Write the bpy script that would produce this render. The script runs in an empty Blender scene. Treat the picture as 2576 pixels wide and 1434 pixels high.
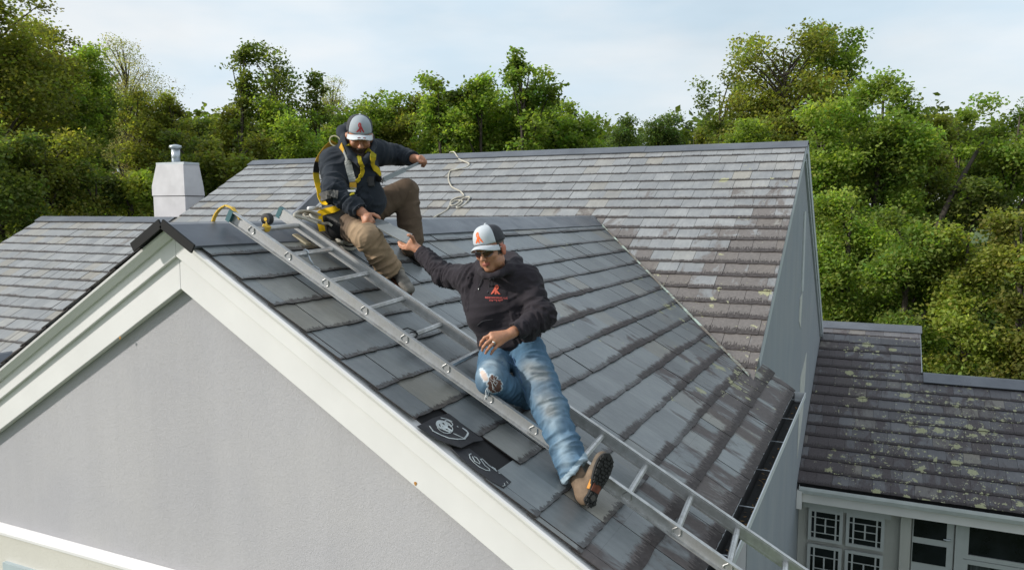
import bpy, bmesh, math, random
import numpy as np
from mathutils import Vector, Matrix
from mathutils.bvhtree import BVHTree

random.seed(7); RNG = np.random.default_rng(7)
S = bpy.context.scene
COL = S.collection

# ------------------------------------------------------------------ camera
CAM = Vector((-3.31198, -3.78797, 0.08095))
FW = Vector((0.8993707, 0.4268878, -0.0943355))
RT = Vector((0.4288083, -0.9033955, 0.0000964))
UP = Vector((0.0851812, 0.0405386, 0.9955405))
FPX = 2455.533 / 1.2484            # focal length in pixels of a 2576 px wide view
cd = bpy.data.cameras.new('camera'); cam = bpy.data.objects.new('camera', cd); COL.objects.link(cam)
cd.sensor_width = 36; cd.lens = 2455.533 / 3216 * 36; cd.clip_end = 2000; cd.clip_start = 0.05
cam.matrix_world = Matrix(((RT.x, UP.x, -FW.x, CAM.x), (RT.y, UP.y, -FW.y, CAM.y), (RT.z, UP.z, -FW.z, CAM.z), (0, 0, 0, 1)))
S.camera = cam

# ------------------------------------------------------------------ sun and sky
SUN = Vector((-0.54, 0.72, 0.435)).normalized()
sl = bpy.data.lights.new('sun', 'SUN'); sl.energy = 4.0; sl.angle = math.radians(3.0); sl.color = (1, .95, .87)
so = bpy.data.objects.new('sun', sl); COL.objects.link(so)
so.rotation_euler = SUN.to_track_quat('Z', 'Y').to_euler(); so.location = (0, 0, 30)
W = bpy.data.worlds.new('World'); S.world = W; W.use_nodes = True
nt = W.node_tree; N = nt.nodes; L = nt.links; N.clear()
out = N.new('ShaderNodeOutputWorld'); bg = N.new('ShaderNodeBackground'); sky = N.new('ShaderNodeTexSky')
sky.sky_type = 'NISHITA'; sky.sun_disc = False; sky.sun_elevation = math.asin(SUN.z); sky.sun_rotation = math.atan2(SUN.x, SUN.y)
sky.air_density = 1.2; sky.dust_density = 1.5
sc_ = N.new('ShaderNodeVectorMath'); sc_.operation = 'SCALE'; sc_.inputs['Scale'].default_value = 1.15
L.new(sky.outputs[0], sc_.inputs[0])
tc = N.new('ShaderNodeTexCoord'); mp = N.new('ShaderNodeMapping'); mp.inputs['Scale'].default_value = (1, 1, 3.2)
mp.inputs['Rotation'].default_value = (0.15, 0.1, 0.6)
L.new(tc.outputs['Generated'], mp.inputs[0])
nz = N.new('ShaderNodeTexNoise'); nz.inputs['Scale'].default_value = 1.7; nz.inputs['Detail'].default_value = 7; nz.inputs['Roughness'].default_value = .52
nz.inputs['Distortion'].default_value = .5
L.new(mp.outputs[0], nz.inputs[0])
cr = N.new('ShaderNodeValToRGB'); cr.color_ramp.elements[0].position = .30; cr.color_ramp.elements[1].position = .62
cr.color_ramp.elements[0].color = (.70, .70, .70, 1); cr.color_ramp.elements[1].color = (.98, .98, .98, 1)
L.new(nz.outputs[0], cr.inputs[0])
cl = N.new('ShaderNodeMix'); cl.data_type = 'RGBA'
nz2 = N.new('ShaderNodeTexNoise'); nz2.inputs['Scale'].default_value = 2.6; nz2.inputs['Detail'].default_value = 5
L.new(mp.outputs[0], nz2.inputs[0])
cl.inputs[6].default_value = (6.9, 8.3, 9.4, 1); cl.inputs[7].default_value = (9.0, 9.4, 9.7, 1)
cr2 = N.new('ShaderNodeValToRGB'); cr2.color_ramp.elements[0].position = .36; cr2.color_ramp.elements[1].position = .60
L.new(nz2.outputs[0], cr2.inputs[0]); L.new(cr2.outputs[0], cl.inputs[0])
mx = N.new('ShaderNodeMix'); mx.data_type = 'RGBA'
L.new(cr.outputs[0], mx.inputs[0]); L.new(sc_.outputs[0], mx.inputs[6]); L.new(cl.outputs[2], mx.inputs[7])
L.new(mx.outputs[2], bg.inputs[0]); bg.inputs[1].default_value = .1
L.new(bg.outputs[0], out.inputs[0])
S.view_settings.view_transform = 'Standard'; S.view_settings.look = 'None'; S.view_settings.exposure = 0.0
S.view_settings.gamma = 1

# ------------------------------------------------------------------ measuring helpers (points on real planes of the place)
def ray(x, y):
    return (FW * FPX + RT * (x - 1288) - UP * (y - 717)).normalized()
def at(x, y, d):
    return CAM + FW * d + RT * ((x - 1288) / FPX * d) - UP * ((y - 717) / FPX * d)
def hit(x, y, n, c):
    d = ray(x, y); n = Vector(n); return CAM + d * ((c - n.dot(CAM)) / n.dot(d))
TA, TB, XR, ZR, YE, YL = 0.58966, 0.56389, 9.28363, 1.09905, -2.66477, 8.13
HA, HB = math.hypot(1, TA), math.hypot(1, TB)
NA = Vector((0, -TA, 1)) / HA; FA = Vector((0, -1, -TA)) / HA      # near gable roof, camera side: normal and fall line
NB = Vector((-TB, 0, 1)) / HB; FB = Vector((-1, 0, -TB)) / HB
def onA(x, y, h=0): return hit(x, y, NA, h)
def onB(x, y, h=0): return hit(x, y, NB, (ZR - TB * XR) / HB + h)

# ------------------------------------------------------------------ object helpers
ORG = {}
def link(me, name, parent=None, loc=None):
    o = bpy.data.objects.new(name, me); COL.objects.link(o)
    base = ORG[parent.name] if parent else Vector((0, 0, 0))
    mine = Vector(loc) if loc is not None else base.copy()
    if parent: o.parent = parent
    o.location = mine - base
    ORG[o.name] = mine
    if me is not None and mine.length > 0: me.transform(Matrix.Translation(-mine))
    return o
def thing(name, label, cat, loc=(0, 0, 0), group=None):
    o = link(None, name, None, loc); o.empty_display_size = .2
    return tag(o, label, cat, group)
def tag(o, label=None, cat=None, group=None, kind=None):
    if label: o['label'] = label
    if cat: o['category'] = cat
    if group: o['group'] = group
    if kind: o['kind'] = kind
    return o

class MB:
    def __init__(s): s.v = []; s.f = []; s.m = []; s.c = {}; s.uv = {}
    def vert(s, p, col=None, uv=None):
        s.v.append(tuple(p)); i = len(s.v) - 1
        if col is not None: s.c[i] = col
        if uv is not None: s.uv[i] = uv
        return i
    def face(s, idx, mat=0): s.f.append(tuple(idx)); s.m.append(mat)
    def poly(s, pts, mat=0, col=None): s.face([s.vert(p, col) for p in pts], mat)
    def box(s, c, ax, ay, az, mat=0):
        c = Vector(c); ax, ay, az = Vector(ax), Vector(ay), Vector(az)
        if ax.cross(ay).dot(az) < 0: ax = -ax
        i = [s.vert(c + ax * a + ay * b + az * d) for a in (-1, 1) for b in (-1, 1) for d in (-1, 1)]
        for q in ((0, 1, 3, 2), (4, 6, 7, 5), (0, 4, 5, 1), (2, 3, 7, 6), (0, 2, 6, 4), (1, 5, 7, 3)): s.face([i[k] for k in q], mat)
    def bar(s, a, b, w, t, side, mat=0):
        a, b, side = Vector(a), Vector(b), Vector(side)
        d = (b - a); n = d.cross(side).normalized(); sd = n.cross(d).normalized()
        s.box((a + b) / 2, d / 2, sd * w / 2, n * t / 2, mat)
    def prism(s, pts, ext, mat=0):
        ext = Vector(ext); n = len(pts)
        pts = [Vector(p) for p in pts]
        nn = Vector((0, 0, 0))
        for i in range(n): nn += (pts[i] - pts[0]).cross(pts[(i + 1) % n] - pts[0])
        if nn.dot(ext) > 0: pts = pts[::-1]
        a = [s.vert(p) for p in pts]; b = [s.vert(p + ext) for p in pts]
        s.face(a, mat); s.face(b[::-1], mat)
        for i in range(n):
            j = (i + 1) % n; s.face((a[j], a[i], b[i], b[j]), mat)
    def tube(s, pts, r, seg=8, mat=0, caps=True):
        pts = [Vector(p) for p in pts]; rr = r if isinstance(r, (list, tuple)) else [r] * len(pts)
        rings = []; prev = None
        for i, p in enumerate(pts):
            d = (pts[min(i + 1, len(pts) - 1)] - pts[max(i - 1, 0)])
            d = d.normalized() if d.length > 1e-9 else Vector((0, 0, 1))
            if prev is None:
                a = d.cross(Vector((0, 0, 1))) if abs(d.z) < .9 else d.cross(Vector((1, 0, 0)))
            else: a = prev - d * prev.dot(d)
            a.normalize(); prev = a; b = d.cross(a)
            rings.append([s.vert(p + (a * math.cos(2 * math.pi * k / seg) + b * math.sin(2 * math.pi * k / seg)) * rr[i]) for k in range(seg)])
        for i in range(len(rings) - 1):
            for k in range(seg):
                s.face((rings[i][k], rings[i][(k + 1) % seg], rings[i + 1][(k + 1) % seg], rings[i + 1][k]), mat)
        if caps: s.face(rings[0][::-1], mat); s.face(rings[-1], mat)
    def build(s, name, mats, parent=None, smooth=False, loc=None, bevel=0):
        me = bpy.data.meshes.new(name)
        me.from_pydata(s.v, [], s.f)
        for m in (mats if isinstance(mats, (list, tuple)) else [mats]): me.materials.append(m)
        me.polygons.foreach_set('material_index', s.m)
        if s.c:
            at_ = me.color_attributes.new('col', 'FLOAT_COLOR', 'POINT')
            arr = np.ones((len(s.v), 4), np.float32)
            for i, c in s.c.items(): arr[i, :len(c)] = c
            at_.data.foreach_set('color', arr.ravel())
        if s.uv:
            arr = np.zeros((len(s.v), 2), np.float32)
            for i, c in s.uv.items(): arr[i] = c
            li = np.empty(len(me.loops), np.int32); me.loops.foreach_get('vertex_index', li)
            me.uv_layers.new(name='UVMap').data.foreach_set('uv', arr[li].ravel())
        if smooth: me.shade_smooth()
        me.update()
        o = link(me, name, parent, loc)
        if bevel:
            b = o.modifiers.new('b', 'BEVEL'); b.width = bevel; b.segments = 2; b.limit_method = 'ANGLE'; b.angle_limit = .6
        return o

# ------------------------------------------------------------------ materials
class NT:
    def __init__(s, name):
        s.m = bpy.data.materials.new(name); s.m.use_nodes = True; s.t = s.m.node_tree
        s.b = s.t.nodes['Principled BSDF']
        s.tc = None
    def n(s, typ, **kw):
        x = s.t.nodes.new('ShaderNode' + typ)
        for k, v in kw.items():
            if k in x.inputs: x.inputs[k].default_value = v
            else: setattr(x, k, v)
        return x
    def l(s, a, b): s.t.links.new(a, b)
    def coord(s, kind='Object', scale=(1, 1, 1), rot=(0, 0, 0)):
        if not s.tc: s.tc = s.n('TexCoord')
        mp = s.n('Mapping'); mp.inputs['Scale'].default_value = scale; mp.inputs['Rotation'].default_value = rot
        s.l(s.tc.outputs[kind], mp.inputs[0]); return mp.outputs[0]
    def noise(s, vec, scale, detail=4, rough=.55, dist=0):
        x = s.n('TexNoise'); x.inputs['Scale'].default_value = scale; x.inputs['Detail'].default_value = detail
        x.inputs['Roughness'].default_value = rough; x.inputs['Distortion'].default_value = dist
        s.l(vec, x.inputs['Vector']); return x.outputs[0]
    def ramp(s, fac, p0, p1, c0=(0, 0, 0), c1=(1, 1, 1)):
        x = s.n('ValToRGB'); e = x.color_ramp.elements; e[0].position = p0; e[1].position = p1
        e[0].color = (*c0, 1); e[1].color = (*c1, 1); s.l(fac, x.inputs[0]); return x.outputs[0]
    def math(s, op, a, b=None):
        x = s.n('Math', operation=op)
        for i, q in enumerate((a, b)):
            if q is None: continue
            if isinstance(q, (int, float)): x.inputs[i].default_value = q
            else: s.l(q, x.inputs[i])
        return x.outputs[0]
    def mix(s, fac, a, b, mode='MIX'):
        x = s.n('Mix', data_type='RGBA', blend_type=mode)
        for i, q in ((0, fac), (6, a), (7, b)):
            if isinstance(q, (int, float)): x.inputs[i].default_value = q
            elif isinstance(q, tuple): x.inputs[i].default_value = (*q[:3], 1)
            else: s.l(q, x.inputs[i])
        return x.outputs[2]
    def bump(s, h, strength=.3, dist=.01):
        x = s.n('Bump'); x.inputs['Strength'].default_value = strength; x.inputs['Distance'].default_value = dist
        s.l(h, x.inputs['Height']); s.l(x.outputs[0], s.b.inputs['Normal'])
    def color(s, c):
        if isinstance(c, tuple): s.b.inputs['Base Color'].default_value = (*c[:3], 1)
        else: s.l(c, s.b.inputs['Base Color'])

def simple(name, col, rough=.6, metal=0, var=.12, scale=8, bump=0, bscale=60, spec=.5, attr=False):
    t = NT(name); v = t.coord()
    f = t.noise(v, scale, 4)
    lo = tuple(c * (1 - var) for c in col); hi = tuple(min(1, c * (1 + var)) for c in col)
    if attr:
        a = t.n('VertexColor', layer_name='col').outputs[0]
        g = t.ramp(f, .3, .7, (1 - var,) * 3, (1 + var,) * 3)
        t.color(t.mix(1.0, a, g, 'MULTIPLY'))
    else:
        t.color(t.ramp(f, .3, .7, lo, hi))
    t.b.inputs['Roughness'].default_value = rough; t.b.inputs['Metallic'].default_value = metal
    t.b.inputs['Specular IOR Level'].default_value = spec
    if bump: t.bump(t.noise(v, bscale, 3, .6), bump, .004)
    return t.m

def slate_mat(name, light, dark, brown, rough=.42, stretch=(1.5, .55, .55), fr=(.07, .022, .032, .003)):
    """col attribute: r = tint, g = stain level, b = lichen level, a = hue; uv = metres across and up from the lower edge of each slate"""
    t = NT(name); t.tc = t.n('TexCoord'); vo = t.tc.outputs['Object']; vu = t.tc.outputs['UV']
    a = t.n('Attribute', attribute_name='col'); sp = t.n('SeparateColor'); t.l(a.outputs['Color'], sp.inputs[0])
    tint, stain, lich = sp.outputs[0], sp.outputs[1], sp.outputs[2]; hue = a.outputs['Alpha']
    base = t.mix(tint, dark, light)
    base = t.mix(t.math('MULTIPLY', t.ramp(hue, .80, 1.0), .45), base, (.30, .26, .19))
    n1 = t.noise(vo, 3.5, 5, .6)
    base = t.mix(.55, base, t.ramp(n1, .25, .75, (.35, .36, .38), (.68, .67, .64)), 'OVERLAY')
    # fine weathering streaks running down the slope, in each slate's own frame
    st = t.n('Mapping'); st.inputs['Scale'].default_value = (26, 5, 1); t.l(vu, st.inputs[0])
    n2 = t.noise(st.outputs[0], 1.0, 6, .62)
    base = t.mix(.35, base, t.ramp(n2, .3, .7, (.34, .34, .35), (.66, .66, .65)), 'OVERLAY')
    su = t.n('SeparateXYZ'); t.l(vu, su.inputs[0])
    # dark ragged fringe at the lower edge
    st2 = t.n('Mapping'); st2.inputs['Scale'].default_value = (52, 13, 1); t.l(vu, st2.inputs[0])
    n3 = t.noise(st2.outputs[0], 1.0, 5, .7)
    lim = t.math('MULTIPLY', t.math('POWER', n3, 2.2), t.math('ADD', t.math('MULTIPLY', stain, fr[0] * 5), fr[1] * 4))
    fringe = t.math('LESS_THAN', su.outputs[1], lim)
    n3b = t.noise(vo, 30, 3, .6)
    # broad brown patches
    n4 = t.noise(t.coord('Object', stretch), 2.3, 7, .66, .6)
    pat = t.ramp(t.math('ADD', t.math('MULTIPLY', n4, .75), t.math('MULTIPLY', stain, .42)), .60, .66)
    n5 = t.noise(st.outputs[0], .45, 5, .6)
    edge = t.ramp(t.math('SUBTRACT', t.math('ADD', t.math('MULTIPLY', n5, .10), t.math('MULTIPLY', stain, .14)), su.outputs[1]), .035, .06)
    pat = t.math('MAXIMUM', pat, t.math('MULTIPLY', edge, t.ramp(stain, .12, .4)))
    brn = t.mix(t.ramp(n3b, .3, .7), brown, tuple(c * 1.5 for c in brown))
    base = t.mix(t.math('MULTIPLY', pat, .86), base, brn)
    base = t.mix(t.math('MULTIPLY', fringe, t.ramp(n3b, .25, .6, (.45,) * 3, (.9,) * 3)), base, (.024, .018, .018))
    # lichen rosettes
    clump = t.ramp(t.noise(vo, 1.5, 3, .55), .43, .58, (.10,) * 3, (1.3,) * 3)
    for k, (sc, th, col) in enumerate(((4.2, .42, (.42, .42, .24)), (10.5, .36, (.46, .46, .27)), (19, .34, (.50, .50, .33)))):
        vv = t.n('TexVoronoi', feature='F1'); vv.inputs['Scale'].default_value = sc; vv.inputs['Randomness'].default_value = 1
        wv = t.n('VectorMath', operation='ADD'); nn = t.n('TexNoise'); nn.inputs['Scale'].default_value = 25
        t.l(vo, nn.inputs['Vector']); sc2 = t.n('VectorMath', operation='SCALE'); sc2.inputs['Scale'].default_value = .11
        t.l(nn.outputs['Color'], sc2.inputs[0]); t.l(vo, wv.inputs[0]); t.l(sc2.outputs[0], wv.inputs[1]); t.l(wv.outputs[0], vv.inputs['Vector'])
        sepc = t.n('SeparateColor'); t.l(vv.outputs['Color'], sepc.inputs[0])
        on = t.math('LESS_THAN', sepc.outputs[0], t.math('MULTIPLY', lich, clump))
        rad = t.math('MULTIPLY', sepc.outputs[1], th)
        spot = t.math('MULTIPLY', t.math('LESS_THAN', vv.outputs['Distance'], rad), on)
        base = t.mix(t.math('MULTIPLY', spot, .85), base, t.mix(n3b, col, tuple(c * .62 for c in col)))
    t.color(base)
    t.l(t.mix(pat, (rough,) * 3, (.75,) * 3), t.b.inputs['Roughness'])
    h = t.math('ADD', t.noise(vo, 22, 6, .65), t.math('MULTIPLY', n2, .8))
    t.bump(h, .35, .006)
    return t.m

M_slateA = slate_mat('slate near roof', (.20, .218, .228), (.142, .157, .166), (.076, .060, .057), .31)
M_slateB = slate_mat('slate main roof', (.272, .28, .288), (.205, .213, .222), (.112, .098, .092), .48, (.55, 1.4, .55))
M_slateC = slate_mat('slate porch roof', (.125, .124, .135), (.078, .073, .080), (.058, .047, .050), .55, (.55, 1.4, .55))
M_edge = simple('slate edge dirt and shade', (.022, .018, .018), .9, var=.5, scale=30)  # dirty slate sides, blackened further to paint the shadow line under each course
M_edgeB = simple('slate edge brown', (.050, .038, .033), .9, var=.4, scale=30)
M_deck = simple('underlay', (.015, .015, .017), .9)
M_white = simple('white painted trim', (.735, .725, .725), .42, var=.04, scale=3)
M_whiteB = simple('white painted gutter', (.62, .65, .67), .4, var=.08, scale=5)
M_greypaint = simple('grey painted trim', (.46, .50, .53), .5, var=.06, scale=4)
M_dark = simple('dark void', (.01, .01, .011), .9)
M_leafy = simple('leaf litter', (.30, .17, .06), .9, var=.4, scale=40)

def cap_mat():
    t = NT('dark metal ridge'); v = t.coord()
    t.color(t.ramp(t.noise(v, 2.2, 4), .3, .7, (.095, .104, .125), (.145, .157, .180)))
    t.b.inputs['Metallic'].default_value = .35
    t.l(t.ramp(t.noise(v, 3.5, 4), .35, .65, (.27,) * 3, (.42,) * 3), t.b.inputs['Roughness'])
    t.bump(t.noise(v, 4, 3), .12, .02); return t.m
M_cap = cap_mat()
def stucco_mat(name, col, warm):
    t = NT(name); v = t.coord()
    c = t.mix(t.ramp(t.noise(v, 1.1, 5, .6), .35, .65), col, warm)
    vs = t.coord('Object', (3, 3, .25))
    c = t.mix(.3, c, t.ramp(t.noise(vs, 1.0, 4), .3, .7, (.42,) * 3, (.58,) * 3), 'OVERLAY')
    t.color(c); t.b.inputs['Roughness'].default_value = .85
    h1 = t.noise(v, 34, 7, .68, .9); h2 = t.ramp(t.noise(v, 95, 4, .6, 1.5), .52, .62)
    t.bump(t.math('ADD', h1, t.math('MULTIPLY', h2, .5)), .36, .009); return t.m
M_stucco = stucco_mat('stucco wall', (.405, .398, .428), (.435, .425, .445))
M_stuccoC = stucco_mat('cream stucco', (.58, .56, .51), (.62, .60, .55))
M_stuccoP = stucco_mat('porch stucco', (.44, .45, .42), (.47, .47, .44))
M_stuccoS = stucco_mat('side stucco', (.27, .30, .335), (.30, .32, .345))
def alu_mat():
    t = NT('aluminium'); vs = t.coord('Object', (6, 6, 6))
    n = t.noise(vs, 3, 6, .65)
    t.color(t.ramp(n, .3, .7, (.42, .42, .41), (.62, .625, .63)))
    t.b.inputs['Metallic'].default_value = .75
    t.l(t.ramp(n, .3, .7, (.55,) * 3, (.36,) * 3), t.b.inputs['Roughness'])
    t.bump(t.noise(vs, 20, 3), .1, .002); return t.m
M_alu = alu_mat()
M_yellow = simple('yellow painted metal', (.72, .46, .05), .4, var=.15)
M_rubber = simple('black rubber', (.02, .02, .022), .6)
M_teal = simple('teal plastic cap', (.05, .14, .16), .5)
M_galv = simple('galvanised metal', (.48, .52, .56), .35, metal=.6, var=.1)

# ------------------------------------------------------------------ setting: ground
def ground():
    t = NT('lawn'); v = t.coord()
    t.color(t.mix(t.ramp(t.noise(v, .6, 6, .6), .35, .65), (.045, .085, .02), (.09, .12, .035)))
    t.b.inputs['Roughness'].default_value = .95; t.bump(t.noise(v, 12, 5), .6, .05)
    mb = MB(); n = 24; R = 600
    ids = {}
    for i in range(n + 1):
        for j in range(n + 1):
            x = (i / n - .5) * 2; y = (j / n - .5) * 2
            x = math.copysign(abs(x) ** 2.2, x) * R; y = math.copysign(abs(y) ** 2.2, y) * R
            d = math.hypot(x, y); z = -7 + max(0, d - 45) * .02 + (math.sin(x * .05) + math.cos(y * .043)) * .4 * min(1, d / 80)
            ids[i, j] = mb.vert((x, y, z))
    for i in range(n):
        for j in range(n): mb.face((ids[i, j], ids[i + 1, j], ids[i + 1, j + 1], ids[i, j + 1]))
    o = mb.build('ground', t.m, smooth=True); tag(o, 'grassy ground under the trees around the house', kind='structure')
ground()

# ------------------------------------------------------------------ slate roofs
def clip(poly, planes):
    for (a, b, c) in planes:                     # keep a*u+b*v<=c
        outp = []
        for i in range(len(poly)):
            p, q = poly[i], poly[(i + 1) % len(poly)]
            dp, dq = a * p[0] + b * p[1] - c, a * q[0] + b * q[1] - c
            if dp <= 0: outp.append(p)
            if (dp < 0 < dq) or (dq < 0 < dp):
                k = dp / (dp - dq); outp.append((p[0] + (q[0] - p[0]) * k, p[1] + (q[1] - p[1]) * k))
        poly = outp
        if len(poly) < 3: return []
    return poly

def slates(mb, O, U, V, regions, expo, v0, v1, u0, u1, wid, level, thick=.007, jag=.004, skip=None, gap=.0035, seed=1, rise=.014):
    rnd = random.Random(seed)
    Nn = U.cross(V);
    if Nn.z < 0: Nn = -Nn
    nrow = int(round((v1 - v0) / expo)); 
    for r in range(nrow + 1):
        vb = v1 - (nrow - r) * expo; vt = vb - expo - .05
        u = u0 - rnd.random() * wid[0]
        while u < u1:
            w = rnd.uniform(*wid); a, b = u + gap / 2, u + w - gap / 2; u += w
            um, vm = (a + b) / 2, vb - expo / 2
            if skip and skip(um, vm, a, b, vb): continue
            off = rnd.uniform(-.004, .004); n = 7; bt = []
            for k in range(n + 1):
                j = rnd.uniform(-jag, jag) if 0 < k < n else rnd.uniform(-jag * 2.2, 0)
                bt.append((b + (a - b) * k / n, vb + off + j))
            base = [(a, vt), (b, vt)] + bt
            tint, hue, lift = rnd.random(), rnd.random(), rnd.uniform(0, .004)
            tu = rnd.uniform(-.004, .004) / w
            st, li = level(um, vm); st = min(1, max(0, st + rnd.uniform(-.11, .11) * (st > .01))); 
            du = rnd.random() * 40
            for reg in regions:
                p = clip(base, reg + [(0, -1, -.015)])
                if len(p) < 3: continue
                def H(q): return .003 + lift + (q[1] - vt) / (expo + .05) * rise + (q[0] - um) * tu
                ids, ids2 = [], []
                for q in p:
                    P = O + U * q[0] + V * q[1]
                    c = (tint, st, li, hue); uv = (q[0] - a + du, vb - q[1])
                    ids.append(mb.vert(P + Nn * H(q), c, uv)); ids2.append(mb.vert(P + Nn * (H(q) - thick), c, uv))
                nn = Vector((0, 0, 0)); p0 = Vector(mb.v[ids[0]])
                for i in range(1, len(ids) - 1): nn += (Vector(mb.v[ids[i]]) - p0).cross(Vector(mb.v[ids[i + 1]]) - p0)
                if nn.dot(Nn) < 0: ids, ids2 = ids[::-1], ids2[::-1]
                mb.face(ids, 0)
                for i in range(len(ids)):
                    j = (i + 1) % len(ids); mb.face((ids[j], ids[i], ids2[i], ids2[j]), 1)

X, Y, Z = Vector((1, 0, 0)), Vector((0, 1, 0)), Vector((0, 0, 1))
VE_A = 3.505                                       # slope length of the near roof
house = thing('house', 'large stucco house with grey slate roofs that both men sit on', 'house', (4, 2, -7))

def bumpf(d, s): return math.exp(-(d / s) ** 2)
def levA(u, v):
    st = .16 + .20 * max(0, (v - 1.3) / 2.2) + .22 * bumpf(u - 3.5 - .2 * math.sin(v * 3), .9) * (v > 1.2) + .25 * bumpf((7.334 - .9008 * v - u), .35)
    if u < 1.2: st = .05 + .05 * (v > 2)
    if v > 3.1: st = max(st, .62)
    li = .55 * bumpf(7.334 - .9008 * v - u - .15, .45) * (v > 1.7) + .05 * (u > 2.2)
    if 2.2 < v and 3.4 < u: li += .10
    return st, li
def skipA(um, vm, a, b, vb):
    # two slates have slipped off the rake edge and leave the felt bare
    return a < .16 and 1.93 < vm < 2.42
mb = MB()
RV = (.9008, 1)                                   # valley line on the near roof
planesA1 = [(1, .9008, 7.334), (0, 1, 3.04), (-1, 0, .012)]
planesA2 = [(0, -1, -3.0405), (1, .62, 7.295), (-1, 0, .012)]
OA = Vector((0, 0, 0))
slates(mb, OA, X, FA, [planesA1, planesA2], .2615, -.12, VE_A, -.035, 7.5, (.25, .42), levA, skip=skipA, seed=3)
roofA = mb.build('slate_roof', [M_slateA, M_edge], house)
tag(roofA, 'dark blue grey slates on the near gable slope beside the ladder')
mb = MB()
FA2 = Vector((0, 1, -TA)) / HA
slates(mb, OA, X, FA2, [[(1, .9008, 7.334), (-1, 0, .035)]], .265, -.12, VE_A, -.035, 7.5, (.22, .37), lambda u, v: (.1, 0), seed=4)
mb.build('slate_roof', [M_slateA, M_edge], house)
# decks under the near roof
mb = MB()
for F_, s_ in ((FA, 0), (FA2, 1)):
    nn = X.cross(F_); nn = nn if nn.z > 0 else -nn
    pts = [(.04, 0), (7.334, 0), (4.59, 3.045), (5.38, 3.05), (5.06, 3.49), (.04, 3.49)] if s_ == 0 else [(.04, 0), (7.334, 0), (4.15, 3.49), (.04, 3.49)]
    P = [X * a + F_ * b - nn * .027 for a, b in pts]
    mb.prism(P, nn * .018)
mb.build('roof_deck', M_deck, house)

# main roof
def levB(u, v):
    st = .17 + .10 * (v > 1.5) + .55 * bumpf(u - YE - .25, .55) * min(1, max(0, v - .9) / 1.6) + .40 * bumpf(2.238 + 1.2 * abs(u) - v, .35) * (v > 2)
    if u < 0: st += .10 * min(1, max(0, v - 2))
    st += .75 * bumpf(u - 7.75 + .05 * v, .22) * (v > 2.9)
    li = .12 * bumpf(u - YE - .2, .4) + .45 * bumpf(2.238 + 1.2 * abs(u) - v - .1, .3) * (v > 3.6) * (u < 0)
    return st, li
OB = Vector((XR, 0, ZR)); vEB = 7.94
regR = [(-1, 0, 2.695), (1, 0, 0), (1.2006, 1, 2.238)]
regL = [(-1, 0, 0), (1, 0, 8.13), (-1.2006, 1, 2.238), (0, 1, vEB)]
regD = [(-1, 0, -8.14), (1, 0, 11.98), (0, -1, -2.36), (0, 1, vEB)]
mb = MB(); k = math.floor((vEB - .119) / .272)
slates(mb, OB, Y, FB, [regR, regL, regD], .272, .119, .119 + k * .272, -2.72, 12.1, (.23, .31), levB, thick=.007, jag=.004, seed=11)
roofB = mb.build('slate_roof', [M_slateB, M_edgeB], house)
tag(roofB, 'pale weathered slates on the long main roof behind')
mb = MB()
def PB(y, v, h=0): return OB + Y * y + FB * v + NB * h
for pts in ([(-2.66, 0), (0, 0), (0, 2.24), (-2.66, 5.43)], [(0, 0), (8.1, 0), (8.1, 7.9), (4.72, 7.9), (0, 2.24)], [(8.1, 2.3), (11.95, 2.3), (11.95, 7.9), (8.1, 7.9)]):
    mb.prism([PB(a, b, -.025) for a, b in pts], NB * .018)
mb.build('roof_deck', M_deck, house)
# back slope of the main roof and of the lower left roof
mb = MB()
FB2 = Vector((1, 0, -.70)).normalized()
slates(mb, OB, Y, FB2, [[(-1, 0, 2.695), (1, 0, 8.13)]], .272, -.1, 6.2, -2.7, 8.2, (.23, .31), lambda u, v: (.2, .05), seed=12)
slates(mb, Vector((7.228, 0, -.06)), Y, FB2, [[(-1, 0, -8.14), (1, 0, 11.98)]], .272, -.1, 3.4, 8.1, 12.1, (.23, .31), lambda u, v: (.2, .05), seed=13)
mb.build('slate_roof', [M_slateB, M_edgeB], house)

# porch roof
SC = .4183; HC = math.hypot(1, SC); FC = Vector((-1, 0, -SC)) / HC; NC = Vector((-SC, 0, 1)) / HC
OC = Vector((14.87, 0, -2.33))
def levC(u, v):
    st = .55 + .25 * bumpf(u - 3.0, .3) - .35 * (v < .9) - .12 * bumpf(u - 6.0, .4) * bumpf(v - 2.4, .4)
    li = .34 + .95 * bumpf(u - 5.9, .9) * (v > 2.6) + .42 * bumpf(u - 3.7, .35) + .5 * bumpf(u - 4.7, .4) * (v > 2.2) * (v < 4.2) + .5 * (v > 3.6) * (u > 4.7) + .25 * (u > 4) * (v > 2)
    if u < 3.15: li = .03
    return max(0, st), min(1, li)
mb = MB()
slates(mb, OC, -Y, FC, [[(-1, 0, -2.672), (1, 0, 4.545)], [(-1, 0, -4.546), (0, -1, -1.74)]], .32, .17, 5.29, 2.5, 9.5, (.24, .36), levC, thick=.008, jag=.004, seed=21)
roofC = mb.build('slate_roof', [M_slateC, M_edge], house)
tag(roofC, 'dark brown slates spotted with pale lichen on the low porch roof')
mb = MB()
def PC(y, v, h=0): return OC - Y * y + FC * v + NC * h
mb.prism([PC(a, b, -.03) for a, b in [(2.67, 0), (4.54, 0), (4.54, 5.27), (2.67, 5.27)]], NC * .02)
mb.prism([PC(a, b, -.03) for a, b in [(4.54, 1.74), (9.5, 1.74), (9.5, 5.27), (4.54, 5.27)]], NC * .02)
mb.prism([(14.87, -2.67, -2.36), (14.87, -4.54, -2.36), (18, -4.54, -3.9), (18, -2.67, -3.9)], (0, 0, .03))
mb.prism([(13.25, -4.54, -3.04), (13.25, -9.5, -3.04), (17, -9.5, -4.7), (17, -4.54, -4.7)], (0, 0, .03))
mb.build('roof_deck', M_deck, house)

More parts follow.
